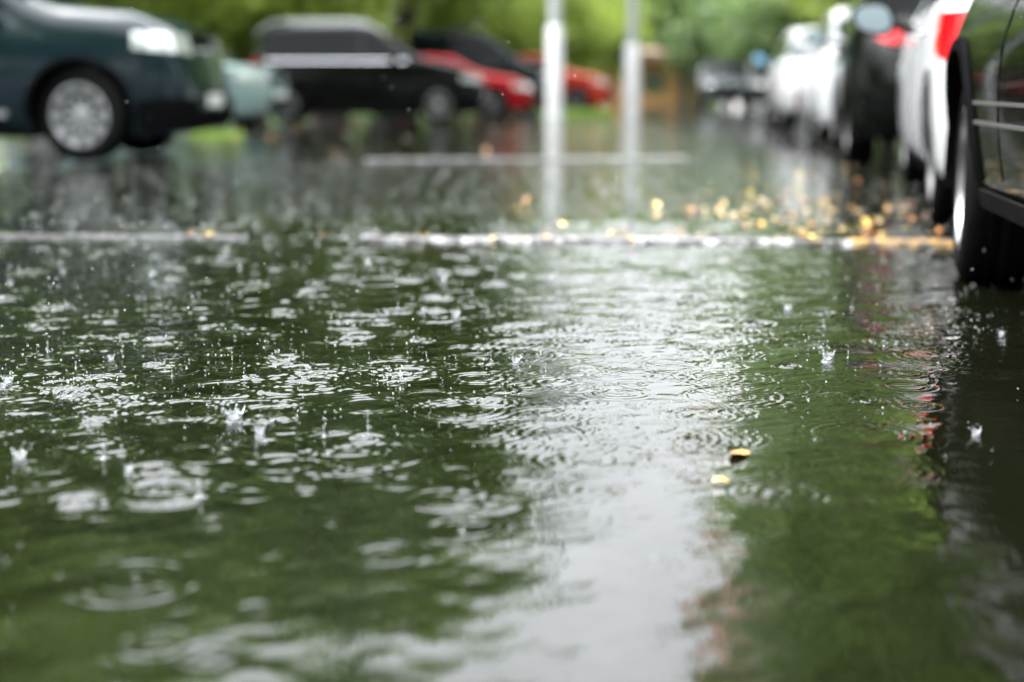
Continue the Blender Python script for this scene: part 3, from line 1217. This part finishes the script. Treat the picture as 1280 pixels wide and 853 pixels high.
# right row -------------------------------------------------------------
# E nearest black car
root = empty('parked_suv')
tag(root, 'nearest glossy black car at the right edge, its front wheel in the puddle', 'car', G_RIGHT)
c = Car(4.5, 1.84, 1.66, 1.03, prof_suv(4.5, 1.66, 1.09), gc=.27, wr=.335, wf=1.38, wb=-1.28, rc=.85, rc2=.46)
c.sh, c.she = .15, 1.8
finish_car(root, c, M['deepblack'], 'suv', M['darkalloy'], 5, mirmat=None, cladding=M['plastic'], ws=(.42, .92), rw=(-2.05, -1.78), doors=[.60, -.20, -1.0], strips=2, sillh=.055, steer=R(-6), sillmat=M['rubber'])
place_by(root, c, (1.38, .88), P(1193, 348), R(90 - 8.5))

# D white car
root = empty('parked_car')
tag(root, 'white car with a large red tail light directly ahead of the nearest black car', 'car', G_RIGHT)
c = Car(4.55, 1.80, 1.44, .97, prof_sedan(4.55, 1.44, .93, tail=.97), gc=.21, wr=.32, wf=1.42, wb=-1.38, rc=.35, rc2=.20, tumble=.26)
finish_car(root, c, M['white'], 'hatch', M['dullrim'], 5, tailmat=M['tail_on'], mirmat=M['black'], ws=(.60, 1.02), rw=(-1.68, -1.08), tail_wrap=.55, tail_zr=(.68, .92), mir_h=.19, mir_back=.42)
place_by(root, c, (-2.275, .80), (PX(1196, 5.62), 5.62), R(90 - 12.8))

# C black car
root = empty('parked_car')
tag(root, 'black car with a red tail light between the two white cars of the right row', 'car', G_RIGHT)
c = Car(4.5, 1.84, 1.56, 1.0, prof_suv(4.5, 1.56, 1.0), gc=.22, wr=.34, wf=1.38, wb=-1.3)
finish_car(root, c, M['deepblack'], 'suv', M['dullrim'], 7, tailmat=M['tail_on'], mirmat=M['black'], ws=(.42, .92), rw=(-2.05, -1.78), tail_zr=(.93, 1.03), tail_wrap=.12, tail_cap=.32, reflector=False)
place_by(root, c, (-2.25, .70), (PX(1094, 10.6), 10.6), R(90 - 10.5))

# B white car
root = empty('parked_car')
tag(root, 'white car just beyond the black car in the middle of the right row', 'car', G_RIGHT)
c = Car(4.3, 1.78, 1.52, .98, prof_hatch(4.3, 1.52, .98), gc=.2, wr=.32)
finish_car(root, c, M['white'], 'hatch', M['dullrim'], 7, tailmat=M['headlamp'], mirmat=M['white'], ws=(.40, .92), rw=(-2.0, -1.75))
place_by(root, c, (-2.15, .75), (PX(1038, 15.7), 15.7), R(90 - 9.0))

# A far white car
root = empty('parked_car')
tag(root, 'farthest white car of the right row with a boxy back and mirror coloured blue for reflected sky', 'car', G_RIGHT)
c = Car(4.2, 1.80, 1.50, 1.0, prof_mpv(4.2, 1.50, 1.0), gc=.24, wr=.32, rc=.25, rc2=.15)
finish_car(root, c, M['white'], 'mpv', M['dullrim'], 7, mirmat=M['skymirror'], mirglass=M['skymirror'], tailmat=M['headlamp'], ws=(.55, 1.1), rw=(-1.99, -1.92))
place_by(root, c, (-2.1, .85), (PX(980, 20.8), 20.8), R(90 - 7.0))

# ------------------------------------------------------------------ posts
def post(px, py, top_h, w_low, w_up, label):
    p = P(px, py)
    root = empty('lamp_post', (p.x, p.y, -.01))
    tag(root, label, 'lamp post', 'white-based posts in the car park')
    m = MB(); m.lathe([(.001, 0), (w_low * .53, 0), (w_low * .53, .06), (w_low * .5, .10), (w_low / 2, .12), (w_low / 2 * .97, top_h - .03), (w_low / 2 * .9, top_h), (w_up / 2, top_h + .02)], 28)
    m.build('post_base', M['postwhite'], root)
    m = MB(); m.lathe([(w_up / 2, top_h + .021), (w_up / 2 * .9, 4.5), (w_up / 2 * .65, 8.2), (.001, 8.22)], 24)
    m.build('pole', M['postgrey'], root)
    m = MB(); m.tube([(0, 0, 8.0), (0, -.3, 8.5), (0, -1.1, 8.75), (0, -1.5, 8.78)], [.04, .035, .03, .03], 10)
    m.build('arm', M['postgrey'], root)
    m = MB(); m.box((0, -1.75, 8.76), (.24, .62, .12), taper=.8)
    h = m.build('lamp_head', M['postgrey'], root)
    m = MB(); m.box((0, -1.75, 8.69), (.17, .48, .02))
    m.build('lamp_glass', M['headlamp'], h)


post(693, 148, 1.78, .34, .25, 'nearer lamp post with a thick white base standing left of the brick building')
post(789, 139.5, 1.68, .42, .26, 'farther lamp post with a white base in front of the brick building window')

# ------------------------------------------------------------------ building
def brick_mat(name, c1, c2, cm_, sc=1.0):
    m, nt, b = new_mat(name)
    tc = nd(nt, 'ShaderNodeTexCoord')
    sp = nd(nt, 'ShaderNodeSeparateXYZ')
    nt.links.new(tc.outputs['Object'], sp.inputs[0])
    ad = nd(nt, 'ShaderNodeMath', operation='ADD')
    nt.links.new(sp.outputs[0], ad.inputs[0]); nt.links.new(sp.outputs[1], ad.inputs[1])
    cb = nd(nt, 'ShaderNodeCombineXYZ')
    nt.links.new(ad.outputs[0], cb.inputs[0]); nt.links.new(sp.outputs[2], cb.inputs[1])
    br = nd(nt, 'ShaderNodeTexBrick', Scale=4.0 * sc)
    br.inputs['Color1'].default_value = (*c1, 1)
    br.inputs['Color2'].default_value = (*c2, 1)
    br.inputs['Mortar'].default_value = (*cm_, 1)
    br.inputs['Mortar Size'].default_value = .012
    nt.links.new(cb.outputs[0], br.inputs['Vector'])
    nt.links.new(br.outputs['Color'], b.inputs['Base Color'])
    b.inputs['Roughness'].default_value = .7
    return m


M['brick'] = brick_mat('orange_brick', (.72, .38, .14), (.64, .32, .12), (.48, .37, .26))
M['pinkwall'] = brick_mat('pink_facade', (.52, .29, .25), (.49, .27, .23), (.5, .38, .35), .5)
M['render'] = simple('white_render', (.78, .79, .8), .7, var=.06)
M['door'] = simple('grey_door', (.26, .24, .235), .8)
M['roofm'] = simple('pinkish_roof', (.30, .20, .15), .85, var=.3)
M['winteal'] = simple('teal_window_glass', (.05, .12, .11), .08, var=.4, scale=1.5, coat=.5)
M['frame'] = simple('ochre_frame', (.42, .30, .10), .5)

p = P(735, 135.5)
BY = 60.0
BYP = 127.3
bx0, bx1 = PX(728, BY), PX(848, BY)
root = empty('brick_building', ((bx0 + bx1) / 2, BY, 0))
tag(root, 'small orange brick building with a teal window far behind the posts', 'building')
W_ = bx1 - bx0
scale = FPX / BY
hgt = (BYP - 76) / scale
m = MB()
wx0, wx1 = PX(800, BY) - (bx0 + bx1) / 2, PX(833, BY) - (bx0 + bx1) / 2
wz0, wz1 = (BYP - 119) / scale, (BYP - 88) / scale
# front wall with opening
for (a, b_, c0, c1) in ((-W_ / 2, wx0, 0, hgt), (wx1, W_ / 2, 0, hgt), (wx0, wx1, 0, wz0), (wx0, wx1, wz1, hgt)):
    m.box(((a + b_) / 2, .15, (c0 + c1) / 2), (b_ - a, .3, c1 - c0))
m.box((-W_ / 2 + .15, 3, hgt / 2), (.3, 5.4, hgt)); m.box((W_ / 2 - .15, 3, hgt / 2), (.3, 5.4, hgt)); m.box((0, 5.85, hgt / 2), (W_, .3, hgt))
m.build('wall', M['brick'], root, smooth=False)
m = MB(); m.box((0, 2.9, hgt + .16), (W_ + .9, 6.9, .30)); m.box((0, 2.9, hgt + .42), (W_ * .8, 5.5, .22), taper=.6)
m.build('roof', M['roofm'], root, smooth=False)
m = MB()
fw = .1
m.box(((wx0 + wx1) / 2, .02, wz0 + fw / 2), (wx1 - wx0, .1, fw)); m.box(((wx0 + wx1) / 2, .02, wz1 - fw / 2), (wx1 - wx0, .1, fw))
for xx in (wx0 + fw / 2, (wx0 + wx1) / 2, wx1 - fw / 2): m.box((xx, .02, (wz0 + wz1) / 2), (fw, .095, wz1 - wz0 - 2 * fw))
wo = m.build('window', M['frame'], root, smooth=False)
m = MB(); m.box(((wx0 + wx1) / 2, .12, (wz0 + wz1) / 2), (wx1 - wx0 - .01, .02, wz1 - wz0 - .01)); m.build('pane', M['winteal'], wo, smooth=False)

p2x0, p2x1 = PX(850, BY), PX(884, BY)
root = empty('grey_kiosk', ((p2x0 + p2x1) / 2, BY, 0))
tag(root, 'small pale grey kiosk with tan roof right of the orange brick building', 'kiosk')
W2 = p2x1 - p2x0
m = MB(); m.box((0, 1.2, (hgt - .1) / 2), (W2, 2.4, hgt - .1)); m.build('wall', M['door'], root, smooth=False)
m = MB(); m.box((0, 1.2, hgt + .08), (W2 + .3, 2.9, .34), taper=.85); m.build('roof', M['roofm'], root, smooth=False)
m = MB(); m.box((W2 * .1, -.012, .725), (.8, .05, 1.45)); do = m.build('door', M['frame'], root, smooth=False)
m = MB(); m.tube([(W2 * .1 + .35, -.05, .95), (W2 * .1 + .35, -.09, 1.0), (W2 * .1 + .35, -.05, 1.1)], .015); m.build('handle', M['chrome'], do)

# block of flats seen only in the puddle
TY = 62.0
tx0, tx1 = PX(905, TY), PX(962, TY)
root = empty('apartment_block', ((tx0 + tx1) / 2 + 1.5, TY, 0))
tag(root, 'tall pinkish block of flats mirrored at the bottom of the puddle', 'building')
TW = (tx1 - tx0) + 1.0
m = MB(); m.box((0, 4, 11.2), (TW, 8, 22.4)); m.build('lower_wall', M['render'], root, smooth=False)
m = MB(); m.box((0, 4, 22.4 + 4.2), (TW + .1, 8.1, 8.4)); m.build('upper_wall', M['pinkwall'], root, smooth=False)
m = MB(); m.box((0, 4, 31.0), (TW + .7, 8.7, .4)); m.build('roof', M['roofm'], root, smooth=False)
for r_ in range(3, 10):
    for k in (-.28, .22):
        m = MB(); m.box((k * TW, -.07, 1.8 + r_ * 3), (1.1, .06, 1.5)); wn = m.build('window', M['render'], root, smooth=False)
        m = MB(); m.box((k * TW, -.105, 1.8 + r_ * 3), (.95, .02, 1.35)); m.build('pane', M['winteal'], wn, smooth=False)

# ------------------------------------------------------------------ trees
def crown_mesh(name, mat, rx, rz, n_cl, n_leaf, leaf, seed, low=0.0):
    r_ = np.random.default_rng(seed)
    vs, fs = [], []
    cl = []
    lobes = [(r_.normal(0, .42), r_.normal(0, .42), r_.uniform(-.55, .6), r_.uniform(.38, .62)) for _ in range(9)] + [(0, 0, 0, .62)]
    while len(cl) < n_cl:
        lx, ly, lz, lr = lobes[r_.integers(len(lobes))]
        d = r_.normal(size=3); d /= np.linalg.norm(d)
        rad = lr * r_.uniform(.45, 1.0) ** .5
        q = np.array([lx, ly, lz]) + d * rad
        if np.linalg.norm(q) > 1.12: continue
        cl.append(q * np.array([rx, rx, rz]))
    cl = np.array(cl)
    cen = np.repeat(cl, n_leaf, axis=0)
    N = len(cen)
    rad = leaf * 2.8
    pos = cen + r_.normal(size=(N, 3)) * np.array([rad, rad, rad * .6])
    # random leaf frames, tending to hang outward / flat
    nrm = r_.normal(size=(N, 3)) + np.array([0, 0, .8])
    nrm /= np.linalg.norm(nrm, axis=1)[:, None]
    t = np.cross(nrm, r_.normal(size=(N, 3))); t /= np.linalg.norm(t, axis=1)[:, None]
    bt = np.cross(nrm, t)
    sz = leaf * r_.uniform(.6, 1.3, N)[:, None]
    v0 = pos - t * sz
    v1 = pos + bt * sz * .5 + nrm * sz * .1
    v2 = pos + t * sz
    v3 = pos - bt * sz * .5 + nrm * sz * .1
    V = np.stack([v0, v1, v2, v3], 1).reshape(-1, 3)
    F = np.arange(4 * N).reshape(-1, 4)
    me = bpy.data.meshes.new(name)
    me.vertices.add(len(V)); me.vertices.foreach_set('co', V.astype(np.float32).ravel())
    me.loops.add(F.size); me.loops.foreach_set('vertex_index', F.astype(np.int32).ravel())
    me.polygons.add(N); me.polygons.foreach_set('loop_start', np.arange(0, 4 * N, 4, dtype=np.int32))
    me.polygons.foreach_set('loop_total', np.full(N, 4, dtype=np.int32))
    me.update(calc_edges=True)
    me.materials.append(mat)
    return me, cl


def trunk_mesh(name, h, r0, cl, base_z, seed):
    r_ = random.Random(seed)
    m = MB()
    pts, rad = [], []
    n = 8
    jx = jy = 0
    for i in range(n + 1):
        t = i / n
        pts.append((jx, jy, h * t)); rad.append(r0 * (1.25 if i == 0 else 1) * (1 - .75 * t))
        jx += r_.uniform(-.1, .1); jy += r_.uniform(-.1, .1)
    m.tube(pts, rad, 10)
    for k in range(14):
        q = cl[r_.randrange(len(cl))]
        z0 = h * r_.uniform(.30, .75)
        i = min(int(z0 / h * n), n - 1)
        a = Vector(pts[i]); b = Vector((q[0], q[1], q[2] + base_z))
        if b.z < a.z: continue
        mid = a.lerp(b, .5) + Vector((0, 0, -.25))
        m.tube([a, mid, b], [rad[i] * .5, rad[i] * .28, .02], 6)
    me = m.mesh(name, ang=60)
    me.materials.append(M['bark'])
    return me


def make_tree(name, mat, H, rx, crown_lo, n_cl, n_leaf, leaf, seed, r0=.22):
    rz = (H - crown_lo) / 2
    cz = crown_lo + rz
    cme, cl = crown_mesh('crown', mat, rx, rz, n_cl, n_leaf, leaf, seed)
    root = empty(name)
    tme = trunk_mesh('trunk', cz + rz * .5, r0, cl, cz, seed)
    link('trunk', tme, None, root)
    o = link('crown', cme, None, root)
    o.location = (0, 0, cz)
    return root


protos = {
    'mid': make_tree('leafy_tree', M['leaf_mid'], 13.5, 4.2, 1.0, 190, 60, .17, 21),
    'mid2': make_tree('leafy_tree', M['leaf_mid'], 12.0, 3.6, 1.6, 170, 60, .17, 22),
    'dark': make_tree('leafy_tree', M['leaf_dark'], 12.5, 4.0, 1.2, 200, 60, .17, 23),
    'yell': make_tree('leafy_tree', M['leaf_yell'], 6.0, 2.6, .6, 110, 55, .13, 24, r0=.12),
    'low': make_tree('leafy_tree', M['leaf_dark'], 8.5, 4.4, .9, 190, 60, .18, 25),
    'lowm': make_tree('leafy_tree', M['leaf_mid'], 8.2, 4.4, .8, 190, 60, .18, 26),
}
used = set()
TL = 'tall leafy tree in the blurred green row behind the left parked cars'
TC = 'distant leafy tree in the green belt beyond the brick building'
TR = 'tall leafy tree behind the line of cars on the right'


def tree(kind, x, y, label, group, sc=1.0, rz=None):
    src = protos[kind]
    if kind in used: o = copy_tree(src)
    else:
        o = src; used.add(kind)
    o.location = (x, y, -.02)
    o.rotation_euler = (0, 0, random.uniform(0, 6.28) if rz is None else rz)
    o.scale = (sc, sc, sc)
    tag(o, label, 'tree', group)
    return o


# left wall of trees
for (px, Y, k, sc) in ((-260, 20, 'mid', 1.0), (-90, 26, 'dark', 1.15), (60, 30, 'mid2', 1.15), (190, 33, 'mid', 1.25), (310, 34, 'dark', 1.3), (420, 38, 'mid2', 1.35), (505, 42, 'dark', 1.3),
                       (120, 42, 'mid', 1.5), (260, 44, 'mid2', 1.6), (400, 48, 'mid', 1.6), (-60, 40, 'mid', 1.5), (500, 52, 'mid', 1.1)):
    tree(k, PX(px, Y), Y, TL, 'trees behind the left parked cars', sc)
for (px, Y, sc) in ((430, 31, .75), (330, 33, .7), (250, 30, .6), (160, 33, .7)):
    tree('yell', PX(px, Y), Y, 'small yellow-green tree in front of the tall trees on the left', 'small yellow-green trees', sc)
for (px, Y, sc) in ((712, 50, .75), (745, 54, .7), (640, 47, .7), (575, 44, .65),  (1090, 38, .8)):
    tree('yell', PX(px, Y), Y, 'small bright green tree in front of the distant darker trees', 'small bright trees in the distance', sc)
# centre, lower and far away
for (px, Y, k, sc) in ((600, 60, 'lowm', 1.0), (655, 66, 'lowm', .95), (715, 72, 'low', 1.0), (735, 76, 'lowm', 1.1), (780, 73, 'low', 1.0), (830, 74, 'low', 1.05), (870, 78, 'lowm', 1.1), (960, 51, 'low', .48), (912, 58, 'low', .52), (1000, 48, 'low', .6), (1000, 56, 'low', 1.0),
                       (680, 82, 'low', 1.15), (760, 86, 'lowm', 1.15), (850, 84, 'low', 1.2), (920, 80, 'lowm', 1.2)):
    tree(k, PX(px, Y), Y, TC, 'distant trees beyond the brick building', sc * 1.22)
# right
for (px, Y, k, sc) in ((1185, 50, 'dark', 1.35), (1190, 42, 'mid', 1.3), (1185, 40, 'dark', 1.3), (1215, 27, 'mid2', 1.1), (1290, 24, 'mid', 1.1), (1385, 21, 'mid', 1.1), (1230, 33, 'mid2', 1.3), (1400, 17, 'dark', 1.0), (1540, 14, 'mid', .9), (1450, 24, 'mid', 1.2)):
    tree(k, PX(px, Y), Y, TR, 'trees behind the right row of cars', sc)

# unseen trees added round the car park to darken what the wet cars mirror
for (x, y, k, sc) in ((-17, 13, 'dark', 1.1), (-22, 4, 'mid', 1.4), (-20, -6, 'dark', 1.5), (-14, -15, 'mid', 1.6), (-5, -18, 'dark', 1.6), (4, -18, 'mid', 1.6), (13, -15, 'dark', 1.5), (15, -5, 'mid', 1.2), (12.5, 5, 'dark', .9)):
    tree(k, x, y, 'unseen leafy tree added outside the view to darken car reflections', 'unseen trees added round the car park', sc)

# a wood far behind as one mass, and grass
me_, _ = crown_mesh('woodland', M['leaf_dark'], 1, 1, 10, 5, .1, 40)
r_ = np.random.default_rng(5)
N = 26000
ang = r_.uniform(-.75, .75, N)
dist = r_.uniform(96, 112, N)
hz = r_.uniform(0, 1, N) * (9.5 + 3.0 * np.sin(ang * 23) + 1.5 * np.sin(ang * 61))
pos = np.stack([np.sin(ang) * dist, np.cos(ang) * dist, hz], 1)
t = r_.normal(size=(N, 3)); t /= np.linalg.norm(t, axis=1)[:, None]
bt = np.cross(t, r_.normal(size=(N, 3))); bt /= np.linalg.norm(bt, axis=1)[:, None]
sz = r_.uniform(.3, .7, N)[:, None]
V = np.stack([pos - t * sz, pos + bt * sz * .6, pos + t * sz, pos - bt * sz * .6], 1).reshape(-1, 3)
me = bpy.data.meshes.new('woodland')
me.from_pydata(V.tolist(), [], np.arange(4 * N).reshape(-1, 4).tolist())
tag(link('woodland', me, M['leaf_dark']), 'blurred dark green wood at the far end of the car park', 'wood', kind='stuff')


def grass_patch(name, c, rx, ry, n, h, label, seed):
    r_ = random.Random(seed)
    m = MB()
    for _ in range(n):
        a, q = r_.uniform(0, 6.28), math.sqrt(r_.random())
        x, y = c[0] + rx * q * math.cos(a), c[1] + ry * q * math.sin(a)
        hh = h * r_.uniform(.5, 1.2); b = r_.uniform(0, 6.28); w_ = .012
        lx, ly = r_.uniform(-.5, .5) * hh, r_.uniform(-.5, .5) * hh
        m.add([(x - w_ * math.cos(b), y - w_ * math.sin(b), -.02), (x + w_ * math.cos(b), y + w_ * math.sin(b), -.02), (x + lx, y + ly, hh)], [(0, 1, 2)])
    return tag(m.build(name, M['leaf_mid'], smooth=False), label, 'grass', kind='stuff')


p = P(722, 146); grass_patch('grass', p, .75, .9, 3000, .16, 'bright green grass at the foot of the nearer white post', 1)
p = P(272, 170); grass_patch('grass', p, .32, .5, 900, .07, 'bright green grass below the mint car', 2)

# ------------------------------------------------------------------ fallen leaves
def fallen_mat(name, col):
    m = simple(name, col, .35, var=.35, scale=30, coat=.6)
    return m


LM = [fallen_mat('yellow_leaf', (.50, .32, .04)), fallen_mat('orange_leaf', (.48, .20, .045)), fallen_mat('ochre_leaf', (.32, .21, .07)), fallen_mat('brown_leaf', (.14, .07, .035))]
leafmeshes = []
for k in range(4):
    r_ = random.Random(k)
    n = 18
    pts = []
    for i in range(n):
        a = 2 * math.pi * i / n
        rad = 1 + .22 * math.cos(5 * a + k) * (k % 2) + r_.uniform(-.06, .06)
        x, y = rad * math.cos(a) * (1.25 if k != 1 else 1.0), rad * math.sin(a) * .72
        pts.append((x, y, .18 * x * x * (1 if k < 2 else -1) + .16 * abs(y)))
    m = MB()
    m.add([(0, 0, .03)] + pts, [(0, i + 1, (i + 1) % n + 1) for i in range(n)])
    m.add([(0, 0, .0)] + [(a, b, c_ - .03) for a, b, c_ in pts], [(0, (i + 1) % n + 1, i + 1) for i in range(n)])
    m.tube([(0, 0, .02), (1.3, .05, .2), (1.9, .1, .3)], [.035, .03, .02], 5)
    leafmeshes.append(m.mesh('leaf'))


def leaf(px, py, size, mi, label, group=None, z=None, flat=1.0, xy=None, shape=None):
    me = leafmeshes[random.randrange(4) if shape is None else shape].copy()
    me.materials.append(LM[mi])
    o = bpy.data.objects.new('fallen_leaf', me)
    COL.objects.link(o)
    p = P(px, py) if xy is None else Vector((xy[0], xy[1], 0))
    zz = surface_z(p.x, p.y) + .004 if z is None else z
    o.location = (p.x, p.y, zz + .002)
    if group: size *= .62
    o.scale = (size, size, size * flat)
    o.rotation_euler = (random.uniform(-.15, .15), random.uniform(-.15, .15), random.uniform(0, 6.28))
    tag(o, label, 'leaf', group)


leaf(924, 569, .021, 1, 'orange leaf floating alone on the near puddle where the pale reflection ends', flat=.6, shape=0, z=.0)
leaf(901, 604, .010, 0, 'tiny yellow leaf just below the orange leaf on the near puddle', flat=1.2)
for (px, py, mi) in ((410, 300, 1), (528, 301, 0), (618, 303, 0), (655, 303, 1), (682, 301, 1), (765, 299, 1), (832, 297, 0), (790, 303, 1), (965, 312, 1), (1020, 307, 0), (1078, 288, 0), (1085, 296, 1), (238, 299, 1), (262, 299, 0), (705, 287, 0), (1100, 304, 1), (1175, 292, 1)):
    leaf(px, py, random.uniform(.022, .034), mi, 'wet yellow or orange leaf lying along the painted line across the puddle', 'leaves along the painted line', z=.016, flat=1.6)
r_ = random.Random(4)
GL = 'leaves strewn before the right row of cars'
for _ in range(130):
    px = r_.gauss(1010, 110); py = 300 - abs(r_.gauss(0, 1)) * 42
    if px < 740 or px > 1185 or py < 185: continue
    leaf(px, py, r_.uniform(.022, .036), r_.choice([0, 1, 2, 2, 3, 3]), 'wet autumn leaf on the dark wet ground before the right row of cars', GL, z=.004, flat=1.4)
for (px, py, mi) in ((900, 268, 0), (897, 262, 1), (905, 258, 0), (920, 270, 2), (865, 262, 1), (820, 256, 0), (940, 240, 0), (935, 262, 2), (950, 281, 0), (1065, 262, 1), (1088, 283, 1), (1083, 276, 0), (1050, 285, 1), (975, 252, 1), (998, 221, 0), (946, 221, 0), (660, 250, 1), (645, 262, 0), (775, 243, 1), (1110, 232, 2), (1185, 228, 1)):
    leaf(px, py, r_.uniform(.03, .042), mi, 'bright yellow or orange leaf among the leaves before the right row of cars', 'bright leaves before the right row', z=.004, flat=1.6)
for _ in range(34):
    px, py = r_.uniform(-20, 640), r_.choice([r_.uniform(160, 190), r_.uniform(165, 215)])
    leaf(px, py, r_.uniform(.035, .05), r_.choice([1, 2, 3, 3]), 'brown or orange leaf on the wet ground in front of the left parked cars', 'leaves in front of the left cars', z=.004, flat=1.2)

# ------------------------------------------------------------------ splashes and drops
m_, nt, b = new_mat('clear_water')
b.inputs['Base Color'].default_value = (.95, .98, 1, 1)
b.inputs['Transmission Weight'].default_value = .90
b.inputs['Roughness'].default_value = .02
b.inputs['IOR'].default_value = 1.333
M['drop'] = m_


def jet_mesh(kind, seed):
    r_ = random.Random(seed)
    m = MB()
    if kind == 'jet':
        prof = [(.011, 0.0), (.005, .002), (.0024, .006), (.0014, .013), (.0012, .019), (.0022, .0225), (.0029, .0255), (.0022, .0285), (.0001, .0297)]
        m.lathe(prof, 14)
        for q in range(3):
            a = r_.uniform(0, 6.28); d = r_.uniform(.004, .014)
            bead(m, (d * math.cos(a), d * math.sin(a), r_.uniform(.02, .055)), r_.uniform(.0012, .0024))
    else:
        n = 22
        rows = []
        spikes = [r_.random() for _ in range(n)]
        for (rad, z, th) in ((.018, 0, 0), (.013, .004, 0), (.0125, .012, 0), (.0145, .018, 1), (.0135, .018, 1), (.0115, .011, 0), (.008, .003, 0), (.001, .001, 0)):
            row = []
            for i in range(n + 1):
                k = i % n
                sp = (spikes[k] ** 2) * .016 * th if k % 2 == 0 else 0
                a = 2 * math.pi * k / n
                row.append(((rad + sp * .35) * math.cos(a), (rad + sp * .35) * math.sin(a), z + sp))
            rows.append(row)
        m.grid(rows)
        for q in range(9):
            a = r_.uniform(0, 6.28); d = r_.uniform(.012, .03)
            bead(m, (d * math.cos(a), d * math.sin(a), r_.uniform(.015, .05)), r_.uniform(.001, .0024))
    me = m.mesh('splash', ang=80)
    bm = bmesh.new(); bm.from_mesh(me); bmesh.ops.remove_doubles(bm, verts=bm.verts, dist=1e-6); bmesh.ops.recalc_face_normals(bm, faces=bm.faces); bm.to_mesh(me); bm.free()
    me.materials.append(M['drop'])
    return me


ICO = None


def bead(m, c, r, st=1.0):
    global ICO
    if ICO is None:
        bm = bmesh.new(); bmesh.ops.create_icosphere(bm, subdivisions=2, radius=1.0)
        ICO = ([tuple(v.co) for v in bm.verts], [tuple(v.index for v in f.verts) for f in bm.faces]); bm.free()
    m.add([(c[0] + x * r, c[1] + y * r, c[2] + z * r * st) for x, y, z in ICO[0]], ICO[1])


sm = [jet_mesh('jet', 1), jet_mesh('crown', 2), jet_mesh('crown', 5), jet_mesh('jet', 9)]
SPL = [(293, 527, 1, 1.3), (460, 543, 1, 1.1), (325, 545, 0, 1.0), (250, 622, 0, 1.0), (207, 605, 0, .8), (130, 572, 1, 1.1), (25, 575, 1, 1.0), (578, 665, 0, .9), (497, 385, 0, 1.3), (385, 462, 1, .6), (405, 545, 0, .9), (170, 728, 0, .5),
       (1060, 447, 0, 1.0), (1035, 452, 1, 1.0), (1105, 432, 0, 1.0), (1030, 408, 1, .9), (1065, 385, 0, .9), (985, 388, 0, .8), (1252, 420, 0, .8), (1220, 545, 1, .8), (150, 425, 1, .9), (570, 398, 0, .9), (645, 455, 1, .9), (500, 470, 1, .8), (735, 560, 0, .7), (850, 428, 0, .8),
       (910, 470, 1, .9), (460, 330, 0, 1.0), (555, 352, 1, 1.0), (620, 340, 0, .8), (340, 300, 1, 1.1), (60, 440, 0, .8), (95, 460, 0, .7), (10, 480, 1, .9), (215, 470, 0, .7), (690, 350, 0, .9), (770, 330, 0, .9), (880, 350, 1, .9), (745, 470, 0, .6), (300, 335, 1, 1.0), (190, 345, 0, 1.0)]
rs = random.Random(77)
SPL = [(a, b_, c_, d * rs.uniform(.5, .95)) for a, b_, c_, d in SPL]
for _ in range(95):
    e_ = EVENTS[rs.randrange(len(EVENTS))]
    if e_[1] < 1.9: continue
    SPL.append((e_[0], -e_[1], 0 if rs.random() < .75 else 1, rs.uniform(.22, .55)))
for (px, py, k, sc) in SPL:
    p = P(px, py) if py > 0 else Vector((px, -py, 0))
    o = bpy.data.objects.new('splash', sm[k if random.random() < .6 else (k + 2) % 4 if k < 2 else k])
    COL.objects.link(o)
    o.location = (p.x, p.y, surface_z(p.x, p.y) - .001)
    o.scale = (sc, sc, sc * random.uniform(.8, 1.25)); o.rotation_euler = (0, 0, random.uniform(0, 6.28))
    tag(o, 'small raindrop splash leaping from the puddle', 'splash', 'raindrop splashes on the puddle')

m = MB()
r_ = random.Random(8)
for _ in range(2600):
    x = r_.uniform(-2.6, 2.3); y = 1.7 + 5.5 * r_.random() ** 1.1
    if y < 2.2 and r_.random() < .7: continue
    if r_.random() < .55:
        y = r_.gauss(2.85, .38); x = r_.gauss(-.45, .55)
        if y < 1.6: continue
    if _ % 3:
        hub = EVENTS[(_ // 9 * 37) % len(EVENTS)]
        x, y = hub[0] + r_.gauss(0, .022), hub[1] + r_.gauss(0, .022)
    z = abs(r_.gauss(0, .010)) + .002
    if r_.random() < .12: z += r_.uniform(.02, .22)
    bead(m, (x, y, z + max(0, surface_z(x, y))), r_.choice([.0010, .0013, .0016, .0021]) * (1 + .25 * max(0, y - 3)))
for _ in range(1100):
    y = r_.uniform(5.2, 13); x = r_.uniform(-.42, .30) * y
    bead(m, (x, y, abs(r_.gauss(0, .02)) + .004), r_.uniform(.0022, .005), r_.uniform(.8, 1.6))
for _ in range(160):
    y = r_.uniform(1.0, 9); x = r_.uniform(-.4, .4) * y
    bead(m, (x, y, r_.uniform(.05, .9)), r_.uniform(.0008, .0014), 1.6)
o = m.build('water_droplets', M['drop'], ang=80)
tag(o, 'fine water droplets thrown up over the puddle by the rain', 'droplets', kind='stuff')
